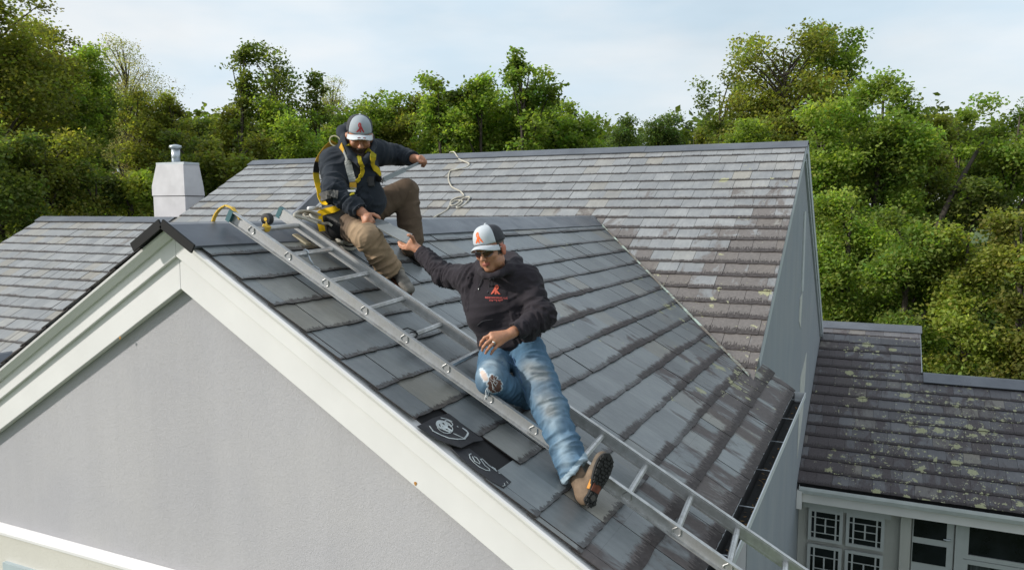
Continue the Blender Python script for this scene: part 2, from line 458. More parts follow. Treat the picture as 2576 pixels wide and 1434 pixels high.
# ridge caps of bent dark metal
def ridge_cap(parent, P, D, len_, n1, f1, n2, f2, w, seams=(), rnd=.05):
    mb = MB(); prof = []
    for s_, (f, n) in ((1, (f1, n1)), (-1, (f2, n2))):
        pts = [f * w + n * .018, f * w + n * .030] + [f * (w * (1 - q)) + n * .032 for q in (.3, .6, .85)]
        prof.append(pts)
    top = (prof[0][-1] + prof[1][-1]) / 2 + Z * .012
    line = prof[0] + [top] + prof[1][::-1]
    segs = [0] + list(seams) + [len_]
    for k in range(len(segs) - 1):
        a, b = segs[k] - (.03 if k else 0), segs[k + 1]
        up = Z * (.004 * (k % 2))
        nn = 6
        rows = [[mb.vert(P + D * (a + (b - a) * j / nn) + q + up + Z * .0015 * math.sin(j * 2.1 + k)) for q in line] for j in range(nn + 1)]
        low = [[mb.vert(P + D * (a + (b - a) * j / nn) + q * .99 - Z * .004 + up) for q in line] for j in range(nn + 1)]
        for j in range(nn):
            for i in range(len(line) - 1):
                mb.face((rows[j][i], rows[j + 1][i], rows[j + 1][i + 1], rows[j][i + 1])); mb.face((low[j][i + 1], low[j + 1][i + 1], low[j + 1][i], low[j][i]))
        for j in (0, nn):
            for i in range(len(line) - 1): mb.face((rows[j][i], rows[j][i + 1], low[j][i + 1], low[j][i]))
    return mb.build('ridge_cap', M_cap, parent, loc=None)
NA2 = Vector((0, TA, 1)) / HA; NB2 = Vector((.7, 0, 1)).normalized()
capA = ridge_cap(roofA, Vector((-.075, 0, -.005)), X, 7.45, NA, FA, NA2, FA2, .275, (1.9, 4.4))
# front edge of the cap: a folded black hem
mb = MB()
for f, n in ((FA, NA), (FA2, NA2)):
    mb.prism([Vector((-.083, 0, 0)) + n * .036, Vector((-.083, 0, 0)) + f * .282 + n * .036, Vector((-.083, 0, 0)) + f * .282 - n * .018, Vector((-.083, 0, 0)) - n * .018], (.012, 0, 0))
mb.build('cap_hem', M_dark, roofA)
ridge_cap(roofB, Vector((XR, -2.72, ZR + .004)), Y, 10.88, NB, FB, NB2, FB2, .22, (2.5, 5.1, 7.8))
ridge_cap(roofB, Vector((7.228, 8.15, -.055)), Y, 3.84, NB, FB, NB2, FB2, .20, (1.4,))
ridge_cap(roofC, Vector((14.88, -4.58, -2.32)), Y, 1.91, NC, FC, Vector((.5, 0, 1)).normalized(), Vector((1, 0, -.5)).normalized(), .30)
ridge_cap(roofC, Vector((13.25, -9.5, -2.99)), Y, 4.93, NC, FC, Vector((.5, 0, 1)).normalized(), Vector((1, 0, -.5)).normalized(), .34, (2.2,))
# copper valley strip, streaked pale green, and far rake flashing
t = NT('verdigris copper'); v = t.coord()
t.color(t.mix(t.ramp(t.noise(v, 5, 5, .7), .45, .6), (.20, .17, .14), (.50, .60, .52))); t.b.inputs['Roughness'].default_value = .7
mb = MB()
def val(a): return Vector((XR - (ZR + TA * a) / TB, -a, -TA * a))
for k in range(20):
    a, b = .12 + k * .126, .12 + (k + 1) * .126 + .003
    wd = .013 + .020 * (k / 20)
    pa, pb = val(a), val(b); mb.prism([pa - X * wd + Z * .016, pb - X * wd + Z * .016, pb + X * wd * .8 + Z * .03, pa + X * wd * .8 + Z * .03], Z * .006)
mb.build('valley_flashing', t.m, house)

# walls ---------------------------------------------------------------
mb = MB()
zt = lambda y: -TA * abs(y) - .06
mb.prism([(.10, -2.655, -7), (.10, 2.655, -7), (.10, 2.655, zt(2.655)), (.10, 0, -.06), (.10, -2.655, zt(2.655))], (6.6, 0, 0))
wA = mb.build('wall', M_stucco, house); tag(wA, 'pale stucco gable wall in the foreground')
mb = MB()
mb.prism([(4.62, -2.665, -7), (14.3, -2.665, -7), (14.3, -2.665, -2.47), (XR, -2.665, ZR - .05), (4.62, -2.665, -1.59)], (0, 6, 0))
mb.prism([(2.75, 2.66, -7), (14.3, 2.66, -7), (14.3, 2.66, -2.5), (XR, 2.66, ZR - .06), (2.75, 2.66, -2.65)], (0, 5.45, 0))
mb.prism([(2.75, 8.112, -7), (10, 8.112, -7), (10, 8.112, -2.06), (7.23, 8.112, -.14), (2.75, 8.112, -2.65)], (0, 3.8, 0))
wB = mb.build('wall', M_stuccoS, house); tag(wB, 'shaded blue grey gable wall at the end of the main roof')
# lower bay of the front wall with its sloping ledge
mb = MB()
mb.prism([(.05, -2.4, -7), (.05, 2.0, -7), (.05, 2.0, -2.235), (.05, -2.4, -2.235)], (.048, 0, 0))
mb.build('lower_wall', M_stuccoC, house)
mb = MB()
mb.prism([(.035, 2.02, -2.25), (.098, 2.02, -2.25), (.098, 2.02, -2.195), (.035, 2.02, -2.232)], (0, -4.42, 0))
mb.build('ledge', M_white, house)
# front window under the ledge
def window(parent, O, U, D, w, h, cols, rows, frame=.07, depth=.05, outward=None, glass=None, prairie=False, name='window', sub=True, fm=None):
    """O = upper left corner on the wall, U along the wall, D down; outward = outward normal"""
    fm = fm or M_white
    mb = MB(); on = outward
    def strip(u0, u1, d0, d1, o0=0.0, o1=.03):
        c = O + U * (u0 + u1) / 2 + D * (d0 + d1) / 2 + on * (o0 + o1) / 2
        mb.box(c, U * (u1 - u0) / 2, D * (d1 - d0) / 2, on * (o1 - o0) / 2)
    strip(0, frame, 0, h); strip(w - frame, w, 0, h); strip(frame, w - frame, 0, frame); strip(frame, w - frame, h - frame, h)
    o = mb.build(name, fm, parent)
    g = MB(); c = O + U * w / 2 + D * h / 2 + on * .004
    g.box(c, U * (w / 2 - frame), D * (h / 2 - frame), on * .003)
    g.build('pane', glass, o)
    m = MB(); iw, ih = w - 2 * frame, h - 2 * frame
    def bar_u(d, u0=0, u1=1, t=.013): 
        m.box(O + U * (frame + iw * (u0 + u1) / 2) + D * (frame + ih * d) + on * .014, U * iw * (u1 - u0) / 2 * .998, D * t / 2, on * .0065)
    def bar_d(u, d0=0, d1=1, t=.04):
        m.box(O + U * (frame + iw * u) + D * (frame + ih * (d0 + d1) / 2) + on * .013, U * t / 2, D * ih * (d1 - d0) / 2 * .998, on * .0055)
    if prairie:
        bar_d(.13, t=.026); bar_d(.87, t=.026); bar_d(.5, prairie[0], prairie[-1], t=.024)
        for q in prairie[:1] + prairie[-1:]: bar_u(q)
        for q in prairie[1:-1]: bar_u(q, .10, .90)
        m.build('muntin', fm, o)
    elif cols * rows > 1:
        for i in range(1, cols): bar_d(i / cols)
        for j in range(1, rows): bar_u(j / rows)
        m.build('muntin', fm, o)
    return o
def glass_mat(name, col=(.008, .01, .012), rough=.06):
    t = NT(name); v = t.coord()
    t.color(t.ramp(t.noise(v, 3, 4), .3, .7, tuple(c * .6 for c in col), tuple(c * 1.8 for c in col)))
    t.b.inputs['Roughness'].default_value = rough; t.b.inputs['Specular IOR Level'].default_value = .35; return t.m
M_glass = glass_mat('dark window glass')
t = NT('curtained glass'); v = t.coord('Object', (0, 9, 0))
t.color(t.ramp(t.noise(v, 1.5, 3, .5), .40, .6, (.010, .012, .013), (.075, .085, .09))); t.b.inputs['Roughness'].default_value = .12; M_curtain = t.m
O_ = Vector((.05, 1.87, -2.445))
window(house, O_, -Y, -Z, 1.6, 1.4, 1, 2, .09, outward=-X, glass=M_glass, fm=simple('blue grey window frame', (.42, .49, .52), .5, var=.04))

# gable trim (bargeboards): right and left
def rake_trim(sgn):
    o = []
    def ln(dz, x0, x1, dz2, name, mat, y1=3.05):
        mb = MB()
        zz = lambda y: -TA * abs(y)
        y0 = .0008
        pts = [(x0, sgn * y0, zz(y0) - dz), (x0, sgn * y1, zz(y1) - dz), (x0, sgn * y1, zz(y1) - dz2), (x0, sgn * y0, zz(y0) - dz2)]
        mb.prism(pts, (x1 - x0, 0, 0)); o.append(mb.build(name, mat, house, bevel=.004))
    ln(.185, .045, .098, .384, 'bargeboard', M_white)
    ln(.070, .018, .085, .188, 'bargeboard', M_white)
    # sloping crown moulding tucked under the slates
    mb = MB(); zz = lambda y: -TA * abs(y)
    prof = [(.10, -.020), (-.030, -.014), (-.040, -.022), (-.038, -.036), (-.020, -.052), (-.004, -.074), (.10, -.074)]
    a = [mb.vert((px, sgn * .0008, pz)) for px, pz in prof]; b = [mb.vert((px, sgn * 3.06, zz(3.06) + pz)) for px, pz in prof]
    for i in range(len(prof)):
        j = (i + 1) % len(prof); mb.face((a[i], a[j], b[j], b[i]) if sgn > 0 else (a[j], a[i], b[i], b[j]))
    mb.face(a); mb.face(b[::-1]); o.append(mb.build('crown_moulding', M_white, house))
rake_trim(-1); rake_trim(1)
M_rust = simple('rust stain', (.42, .20, .05), .9, var=.3, scale=60)
for (x, y) in ((302, 850), (1045, 1216)):
    q = hit(x, y, (1, 0, 0), .044); mb = MB()
    mb.prism([q + Vector((0, .008 * math.cos(a) * (1 + .3 * math.sin(3 * a)), .011 * math.sin(a))) for a in np.linspace(0, 5.8, 11)], (-.0012, 0, 0)); mb.build('rust_stain', M_rust, house)

# near gutter along the eave
def gutter(parent, P, D, length, out_, w=.115, h=.11, mats=None, brackets=0, pitch=.75, label=None):
    mb = MB(); t_ = .004
    prof = [(0, 0), (0, -h), (w * .75, -h), (w, -h * .45), (w, 0), (w - .009, 0), (w - .009, -.006), (w - t_ * 2, -.008), (w - t_ * 2, -h * .43), (w * .72, -h + t_), (t_, -h + t_), (t_, 0)]
    mt = [0, 0, 0, 0, 0, 0, 1, 1, 1, 1, 1, 0]
    a = [mb.vert(P + out_ * u + Z * z) for u, z in prof]; b = [mb.vert(P + D * length + out_ * u + Z * z) for u, z in prof]
    n = len(prof)
    for i in range(n): mb.face((a[i], a[(i + 1) % n], b[(i + 1) % n], b[i]), mt[i])
    mb.prism([P + out_ * u + Z * z for u, z in prof[:5]], D * .004); mb.prism([P + D * (length - .004) + out_ * u + Z * z for u, z in prof[:5]], D * .004)
    g = mb.build('gutter', mats, parent)
    if label: g['label'] = label
    if brackets:
        for k in range(brackets):
            q = P + D * (length - .35 - k * pitch)
            m = MB(); m.bar(q + Z * -.006, q + out_ * w + Z * -.006, .012, .003, D); m.build('bracket', M_galv, g)
    return g
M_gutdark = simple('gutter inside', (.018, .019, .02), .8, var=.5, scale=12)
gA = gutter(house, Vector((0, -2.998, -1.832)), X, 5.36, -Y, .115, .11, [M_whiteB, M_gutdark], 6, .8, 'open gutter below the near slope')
mb = MB()
for k in range(60):
    x = random.uniform(1.2, 5.2) if k > 15 else random.uniform(1.2, 2.4); y = random.uniform(-3.08, -3.02); s = random.uniform(.008, .022); a = random.uniform(0, 6.28)
    p = Vector((x, y, -1.93)); d = Vector((math.cos(a), math.sin(a), .15)) * s; e = Vector((-math.sin(a), math.cos(a), .2)) * s * .4
    mb.poly([p - d, p + e, p + d, p - e])
o = mb.build('leaf_litter', M_leafy); tag(o, 'brown dead leaves lying in the open gutter', kind='stuff')
mb = MB(); mb.box((2.65, -2.82, -1.90), (2.55, 0, 0), (0, .15, 0), (0, 0, .015)); mb.build('soffit', M_whiteB, house)
mb = MB(); mb.box((2.65, -2.982, -1.865), (2.58, 0, 0), (0, .010, 0), (0, 0, .06)); mb.build('fascia', M_whiteB, house)
# rakes of the end gable of the main roof
mb = MB()
def gbar(x0, z0, x1, z1, w, t_, y): 
    a, b = Vector((x0, y, z0)), Vector((x1, y, z1)); mb.bar(a, b, w, t_, Vector((z1 - z0, 0, x0 - x1)))
gbar(9.28, 1.00, 4.9, 1.00 - 4.38 * TB, .13, .028, -2.681)
mb.build('bargeboard', M_greypaint, house)
mb = MB(); gbar(9.30, 1.00, 14.30, 1.00 - 5.0 * .70, .17, .05, -2.692); mb.build('bargeboard', M_greypaint, house)
mb = MB(); gbar(9.30, .86, 14.1, .86 - 4.8 * .70, .10, .03, -2.681); mb.build('bargeboard', M_greypaint, house)
# vertical conduit and rendered patches on the shaded gable
mb = MB(); mb.box((9.6, -2.675, -.55), (.13, 0, 0), (0, .009, 0), (0, 0, .62)); mb.build('render_panel', simple('render patch', (.46, .49, .50), .85, bump=.4, bscale=30), house)
mb = MB(); mb.prism([(9.35, -2.666, -1.25), (9.72, -2.666, -1.2), (9.6, -2.666, -1.75), (9.3, -2.666, -1.6)], (0, -.006, 0)); mb.prism([(9.9, -2.666, -2.6), (10.9, -2.666, -2.35), (10.6, -2.666, -3.3), (9.8, -2.666, -3.9)], (0, -.006, 0)); mb.build('render_patch', simple('pale render', (.52, .53, .50), .85, bump=.4, bscale=30), house)

# porch front ----------------------------------------------------------
XC = 10.40
gC = gutter(house, Vector((10.07, -9.5, -4.40)), Y, 6.80, -X, .14, .12, [M_whiteB, M_gutdark], 0, label='white gutter along the porch eave')
mb = MB(); mb.box((10.10, -6.1, -4.60), (.02, 0, 0), (0, 3.42, 0), (0, 0, .105)); mb.build('fascia', M_white, house)
mb = MB(); mb.box((10.24, -6.1, -4.69), (.12, 0, 0), (0, 3.42, 0), (0, 0, .012)); mb.build('soffit', M_white, house)
mb = MB(); mb.box((10.0, -2.71, -4.63), (.055, 0, 0), (0, .04, 0), (0, 0, .16)); mb.build('bracket', M_white, house)
mb = MB(); mb.prism([(XC + .02, -2.67, -7), (XC + .02, -9.5, -7), (XC + .02, -9.5, -4.5), (XC + .02, -2.67, -4.5)], (2.5, 0, 0))
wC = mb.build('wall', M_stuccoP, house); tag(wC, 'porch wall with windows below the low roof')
def wy(x, y): return hit(x, y, (1, 0, 0), XC)
def wz(px, py): p = wy(px, py); return p.y, p.z
def nwin(a, b, **kw):   # a, b = upper left and lower right corner in view pixels, measured on the wall plane
    A_, B_ = wy(*a), wy(*b); w = A_.y - B_.y; h = A_.z - B_.z
    return window(house, Vector((XC - .006, A_.y, A_.z)), -Y, -Z, w, h, 1, 1, outward=-X, glass=kw.pop('glass', M_glass), **kw)
fr = .05
M_gp = simple('porch paint', (.43, .455, .455), .5, var=.04)
def wbox(y0, y1, z0, z1, o0=0, o1=.05, name='post', mat=None):
    mb = MB(); mb.box((XC - (o0 + o1) / 2, (y0 + y1) / 2, (z0 + z1) / 2), ((o1 - o0) / 2, 0, 0), (0, abs(y1 - y0) / 2, 0), (0, 0, abs(z1 - z0) / 2)); return mb.build(name, mat or M_gp, house)
# casement unit: two over two, each with prairie bars
ya, _ = wz(2043, 1282); yb, _ = wz(2113, 1300); yc, _ = wz(2138, 1300); yd, _ = wz(2217, 1318)
z1 = -4.93; z2 = wy(2075, 1352).z; z3 = z2 - .17
for (y0, y1) in ((ya, yb), (yc, yd)):
    for (za, zb, pr) in ((z1, z2, (.22, .5, .80)), (z3, z3 - 1.5, (.10, .24, .42, .9))):
        window(house, Vector((XC - .035, y0 + fr, za + fr)), -Y, -Z, (y0 - y1) + 2 * fr, (za - zb) + 2 * fr, 1, 1, fr, outward=-X, glass=M_glass, prairie=pr, fm=M_gp)
wbox(ya + .14, yd - .14, z1 + .05, z1 + .13, 0, .06, 'window_head')
wbox(-3.72 + 0, -3.60, -7, -4.7, 0, .075, 'post', M_white).hide_render = False
yp0 = wy(2265, 1320).y; yp1 = wy(2292, 1320).y
bpy.data.objects.remove(bpy.data.objects['post'])
wbox(yp0, yp1, -7, -4.7, 0, .12, 'post', M_stuccoP)
# door with two glass lights
dy0 = wy(2296, 1320).y; dy1 = wy(2400, 1330).y
door = wbox(dy0, dy1, -7, -4.72, .0, .045, 'door', M_gp)
def lite(parent, a, b, o, glass, nm='pane'):
    A_, B_ = wy(*a), wy(*b); mb = MB(); mb.box((XC - o, (A_.y + B_.y) / 2, (A_.z + B_.z) / 2), (.004, 0, 0), (0, (A_.y - B_.y) / 2, 0), (0, 0, (A_.z - B_.z) / 2)); return mb.build(nm, glass, parent)
lite(door, (2300, 1296), (2380, 1358), .047, M_glass); lite(door, (2296, 1360), (2378, 1422), .047, M_glass)
hp = wy(2389, 1354); mb = MB(); mb.tube([hp + Vector((-.045, 0, 0)), hp + Vector((-.09, 0, 0))], .018); mb.tube([hp + Vector((-.085, 0, 0)), hp + Vector((-.085, .09, 0))], .010); mb.build('handle', M_galv, door)
wbox(wy(2403, 1340).y, wy(2425, 1340).y, -7, -4.7, .0, .07, 'post')
bw = window(house, Vector((XC - .03, wy(2425, 1330).y, -4.70)), -Y, -Z, 1.75, .62, 1, 1, .07, outward=-X, glass=M_glass, fm=M_gp)
bw2 = window(house, Vector((XC - .03, wy(2425, 1330).y, -5.33)), -Y, -Z, 1.75, 1.5, 1, 1, .07, outward=-X, glass=M_curtain, fm=M_gp)
wbox(wy(2425, 1330).y - 1.77, -9.5, -7, -4.7, 0, .03, 'wall_panel')
# white block vent at the step of the porch roof
mb = MB(); q = hit(2310, 872, (0, 1, 0), -4.56); mb.box(q, (.16, 0, 0), (0, .03, 0), (0, 0, .14)); mb.prism([(13.3, -4.56, -2.98), (14.86, -4.56, -2.36), (14.86, -4.56, -2.7), (13.3, -4.56, -3.3)], (0, .02, 0)); mb.build('step_wall', M_greypaint, house)

# chimney --------------------------------------------------------------
def chimney():
    xs = 8.3
    prof = [(-.6, 9.09, 9.995), (.385, 9.09, 10.0), (.39, 9.085, 10.02), (.59, 9.10, 10.034), (1.03, 9.158, 9.933)]
    M_ch = simple('chimney stucco', (.54, .53, .55), .8, var=.10, scale=3, bump=.3, bscale=25)
    dep = .50; mb = MB(); rings = []
    for i, (z, y0, y1) in enumerate(prof):
        tp = [0, 0, .015, .0, .045][i] if i != 2 else -.012
        x0, x1 = xs + tp, xs + dep - tp
        rings.append([mb.vert(p) for p in ((x0, y0, z), (x0, y1, z), (x1, y1, z), (x1, y0, z))])
    for a, b in zip(rings[:-1], rings[1:]):
        for k in range(4): mb.face((a[(k + 1) % 4], a[k], b[k], b[(k + 1) % 4]))
    mb.face(rings[-1][::-1])
    c = mb.build('chimney', M_ch, house)
    mb = MB(); mb.box((xs + dep / 2, 9.545, 1.05), (dep / 2 - .05, 0, 0), (0, .40, 0), (0, 0, .022)); mb.build('chimney_cap', M_galv, c)
    mb = MB(); mb.box((xs + dep / 2, 9.55, .385), (dep / 2 + .008, 0, 0), (0, .475, 0), (0, 0, .006)); mb.build('band', M_edge, c)
    p = hit(443, 412, (1, 0, 0), xs + .25); p.z = 1.06; mb = MB(); mb.tube([p, p + Z * .30], .085, 16); mb.build('flue_pipe', M_galv, c, True)
    mb = MB(); mb.tube([p + Z * .30, p + Z * .33, p + Z * .37, p + Z * .39], [.10, .13, .115, .03], 18); mb.build('flue_cap', M_galv, c, True)
chimney()
# small lower cross roof at far left with its own ridge cap
mb = MB()
slates(mb, Vector((0, 7.75, -2.0)), X, FA, [[(1, .9, 4.0), (-1, 0, -1.4)]], .265, -.1, 1.2, 1.3, 4.2, (.23, .31), lambda u, v: (.4, 0), seed=31)
slates(mb, Vector((0, 7.75, -2.0)), X, FA2, [[(1, .9, 4.0), (-1, 0, -1.4)]], .265, -.1, 1.2, 1.3, 4.2, (.23, .31), lambda u, v: (.4, 0), seed=32)
r5 = mb.build('slate_roof', [M_slateB, M_edgeB], house)
ridge_cap(r5, Vector((1.3, 7.75, -1.99)), X, 2.75, NA, FA, NA2, FA2, .28)
mb = MB(); mb.prism([(1.5, 6.6, -7), (1.5, 8.9, -7), (1.5, 8.9, -2.72), (1.5, 7.75, -2.04), (1.5, 6.6, -2.72)], (1.4, 0, 0)); mb.build('wall', M_stucco, house)

# ------------------------------------------------------------------ trees
def foliage_mat():
    t = NT('foliage'); a = t.n('VertexColor', layer_name='col').outputs[0]
    t.color(a); t.b.inputs['Roughness'].default_value = .6; t.b.inputs['Specular IOR Level'].default_value = .25
    tr = t.n('BsdfTranslucent'); t.l(t.mix(1.0, a, (1.5, 1.6, .6), 'MULTIPLY'), tr.inputs[0])
    ms = t.n('MixShader'); ms.inputs[0].default_value = .55
    t.l(t.b.outputs[0], ms.inputs[1]); t.l(tr.outputs[0], ms.inputs[2]); t.l(ms.outputs[0], t.t.nodes['Material Output'].inputs[0])
    return t.m
M_fol = foliage_mat()
M_bark = simple('bark', (.05, .04, .032), .9, var=.35, scale=6, bump=.5, bscale=20)
def leaves_mesh(name, C_, tint, parent, size, rng, flat=.5, kind=None):
    """C_ : (n,3) leaf centres, tint: (n,3) colours"""
    n = len(C_)
    nrm = rng.normal(size=(n, 3)); nrm[:, 2] = np.abs(nrm[:, 2]) + flat; nrm /= np.linalg.norm(nrm, axis=1)[:, None]
    a = np.cross(nrm, rng.normal(size=(n, 3))); a /= np.linalg.norm(a, axis=1)[:, None]; b = np.cross(nrm, a)
    sz = size * rng.uniform(.6, 1.35, (n, 1)); a *= sz * .5; b *= sz * .36
    V = np.stack([C_ - a, C_ - b * 1.0 + a * .1, C_ + a, C_ + b * 1.0 - a * .1], 1).reshape(-1, 3).astype(np.float32)
    me = bpy.data.meshes.new(name)
    me.vertices.add(n * 4); me.vertices.foreach_set('co', V.ravel())
    me.loops.add(n * 4); me.loops.foreach_set('vertex_index', np.arange(n * 4, dtype=np.int32))
    me.polygons.add(n); me.polygons.foreach_set('loop_start', np.arange(0, n * 4, 4, dtype=np.int32)); me.polygons.foreach_set('loop_total', np.full(n, 4, np.int32))
    ca = me.color_attributes.new('col', 'FLOAT_COLOR', 'POINT')
    cc = np.ones((n, 4, 4), np.float32); cc[:, :, :3] = tint[:, None, :]; ca.data.foreach_set('color', cc.ravel())
    me.materials.append(M_fol); me.update(); me.validate()
    return link(me, name, parent)
GROUND = -7
def tree(px, ytop, dist, hw, kind, label, ybot=None, group=None, dens=1.0, lean=0.0, seed=None, lobes=None, size=None, trunk_r=.16):
    rng = np.random.default_rng(seed if seed is not None else abs(int(px * 7 + ytop)) + 1)
    top = at(px, ytop, dist); R = hw * dist / FPX
    base = Vector((top.x, top.y, GROUND)); 
    if ybot is None and px < 620: ybot = 700
    if ybot is None and px < 1780: ybot = 520
    if ybot is None: zb = GROUND + .8
    else: zb = at(px, ybot, dist).z
    H = top.z - zb
    hue = {'olive': (.175, .190, .030), 'dark': (.115, .150, .030), 'bright': (.190, .260, .034), 'yellow': (.225, .265, .035), 'pale': (.25, .24, .12), 'pine': (.095, .14, .04), 'maple': (.165, .230, .034)}[kind]
    hue = np.array(hue); hue = (hue * .84 + hue.mean() * .16) * 1.16
    t = thing('tree', label, 'tree', base, group)
    # trunk and limbs
    mb = MB(); side = RT * lean * H
    def axis(f): return base + (top - base) * f + side * f + RT * .25 * math.sin(f * 5 + px) * R * .4
    pts = [axis(f) for f in np.linspace(0, .93, 9)]
    mb.tube(pts, [trunk_r * (1.15 - f) for f in np.linspace(0, 1, 9)], 7)
    # lobes of the crown
    nl = lobes or max(10, int(H * R * 2.6))
    cen = []; rad = []
    for i in range(nl):
        f = (i + .5) / nl; f = f ** .85
        prof = {'pale': .9, 'pine': .8}.get(kind, 1) * (math.sin(math.pi * min(1, (1 - f) * .70 + .24)) ** .45)
        z = zb + H * f; ang = rng.uniform(0, 2 * math.pi); rr = R * prof * math.sqrt(rng.uniform(.05, 1)) * .92
        ax = axis((z - base.z) / (top.z - base.z) if top.z > base.z else 0)
        r = R * rng.uniform(.36, .58) * (.72 if f > .85 else 1)
        c = np.array(ax) + np.array([math.cos(ang) * rr, math.sin(ang) * rr, -r * .6 * (f > .8)]); cen.append(c); rad.append(r)
        if i % 2 == 0 or kind in ('pale', 'olive'):
            s_ = Vector(axis(max(0, (z - base.z) / (top.z - base.z) - .14))); e_ = Vector(c)
            mid = (s_ + e_) / 2 + Vector((0, 0, .15 * r))
            mb.tube([s_, mid, e_], [trunk_r * .38, trunk_r * .22, .015], 5, caps=False)
    mb.build('trunk', M_bark, t, True)
    cen = np.array(cen); rad = np.array(rad)
    sz = size or (.105 if dist < 24 else .13 if dist < 30 else 0) or {'pale': .10, 'pine': .13, 'maple': .17}.get(kind, .15)
    area = 2 * R * H
    n = int(area * 1.0 * {'pale': 1.1, 'pine': 4.5}.get(kind, 4.6) / (sz * sz * .36) * dens * 1.6)
    ncl = max(20, int(n / 16))
    li = rng.choice(len(cen), ncl, p=rad ** 2 / (rad ** 2).sum())
    d = rng.normal(size=(ncl, 3)); d /= np.linalg.norm(d, axis=1)[:, None]
    cc = cen[li] + d * (rad[li] * rng.uniform(.25, 1.28, ncl) ** .8)[:, None] * np.array([1, 1, .72])
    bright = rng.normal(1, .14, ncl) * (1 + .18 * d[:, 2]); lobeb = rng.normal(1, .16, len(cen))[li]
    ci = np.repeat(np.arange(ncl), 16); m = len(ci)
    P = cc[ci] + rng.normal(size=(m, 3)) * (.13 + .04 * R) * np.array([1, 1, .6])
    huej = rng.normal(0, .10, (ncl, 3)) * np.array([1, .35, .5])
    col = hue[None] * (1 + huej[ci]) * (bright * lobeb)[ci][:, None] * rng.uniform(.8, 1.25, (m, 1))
    P[:, 2] = np.maximum(P[:, 2], GROUND + .05)
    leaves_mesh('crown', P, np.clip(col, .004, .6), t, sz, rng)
    return t
G_ = 'woodland trees around the house'
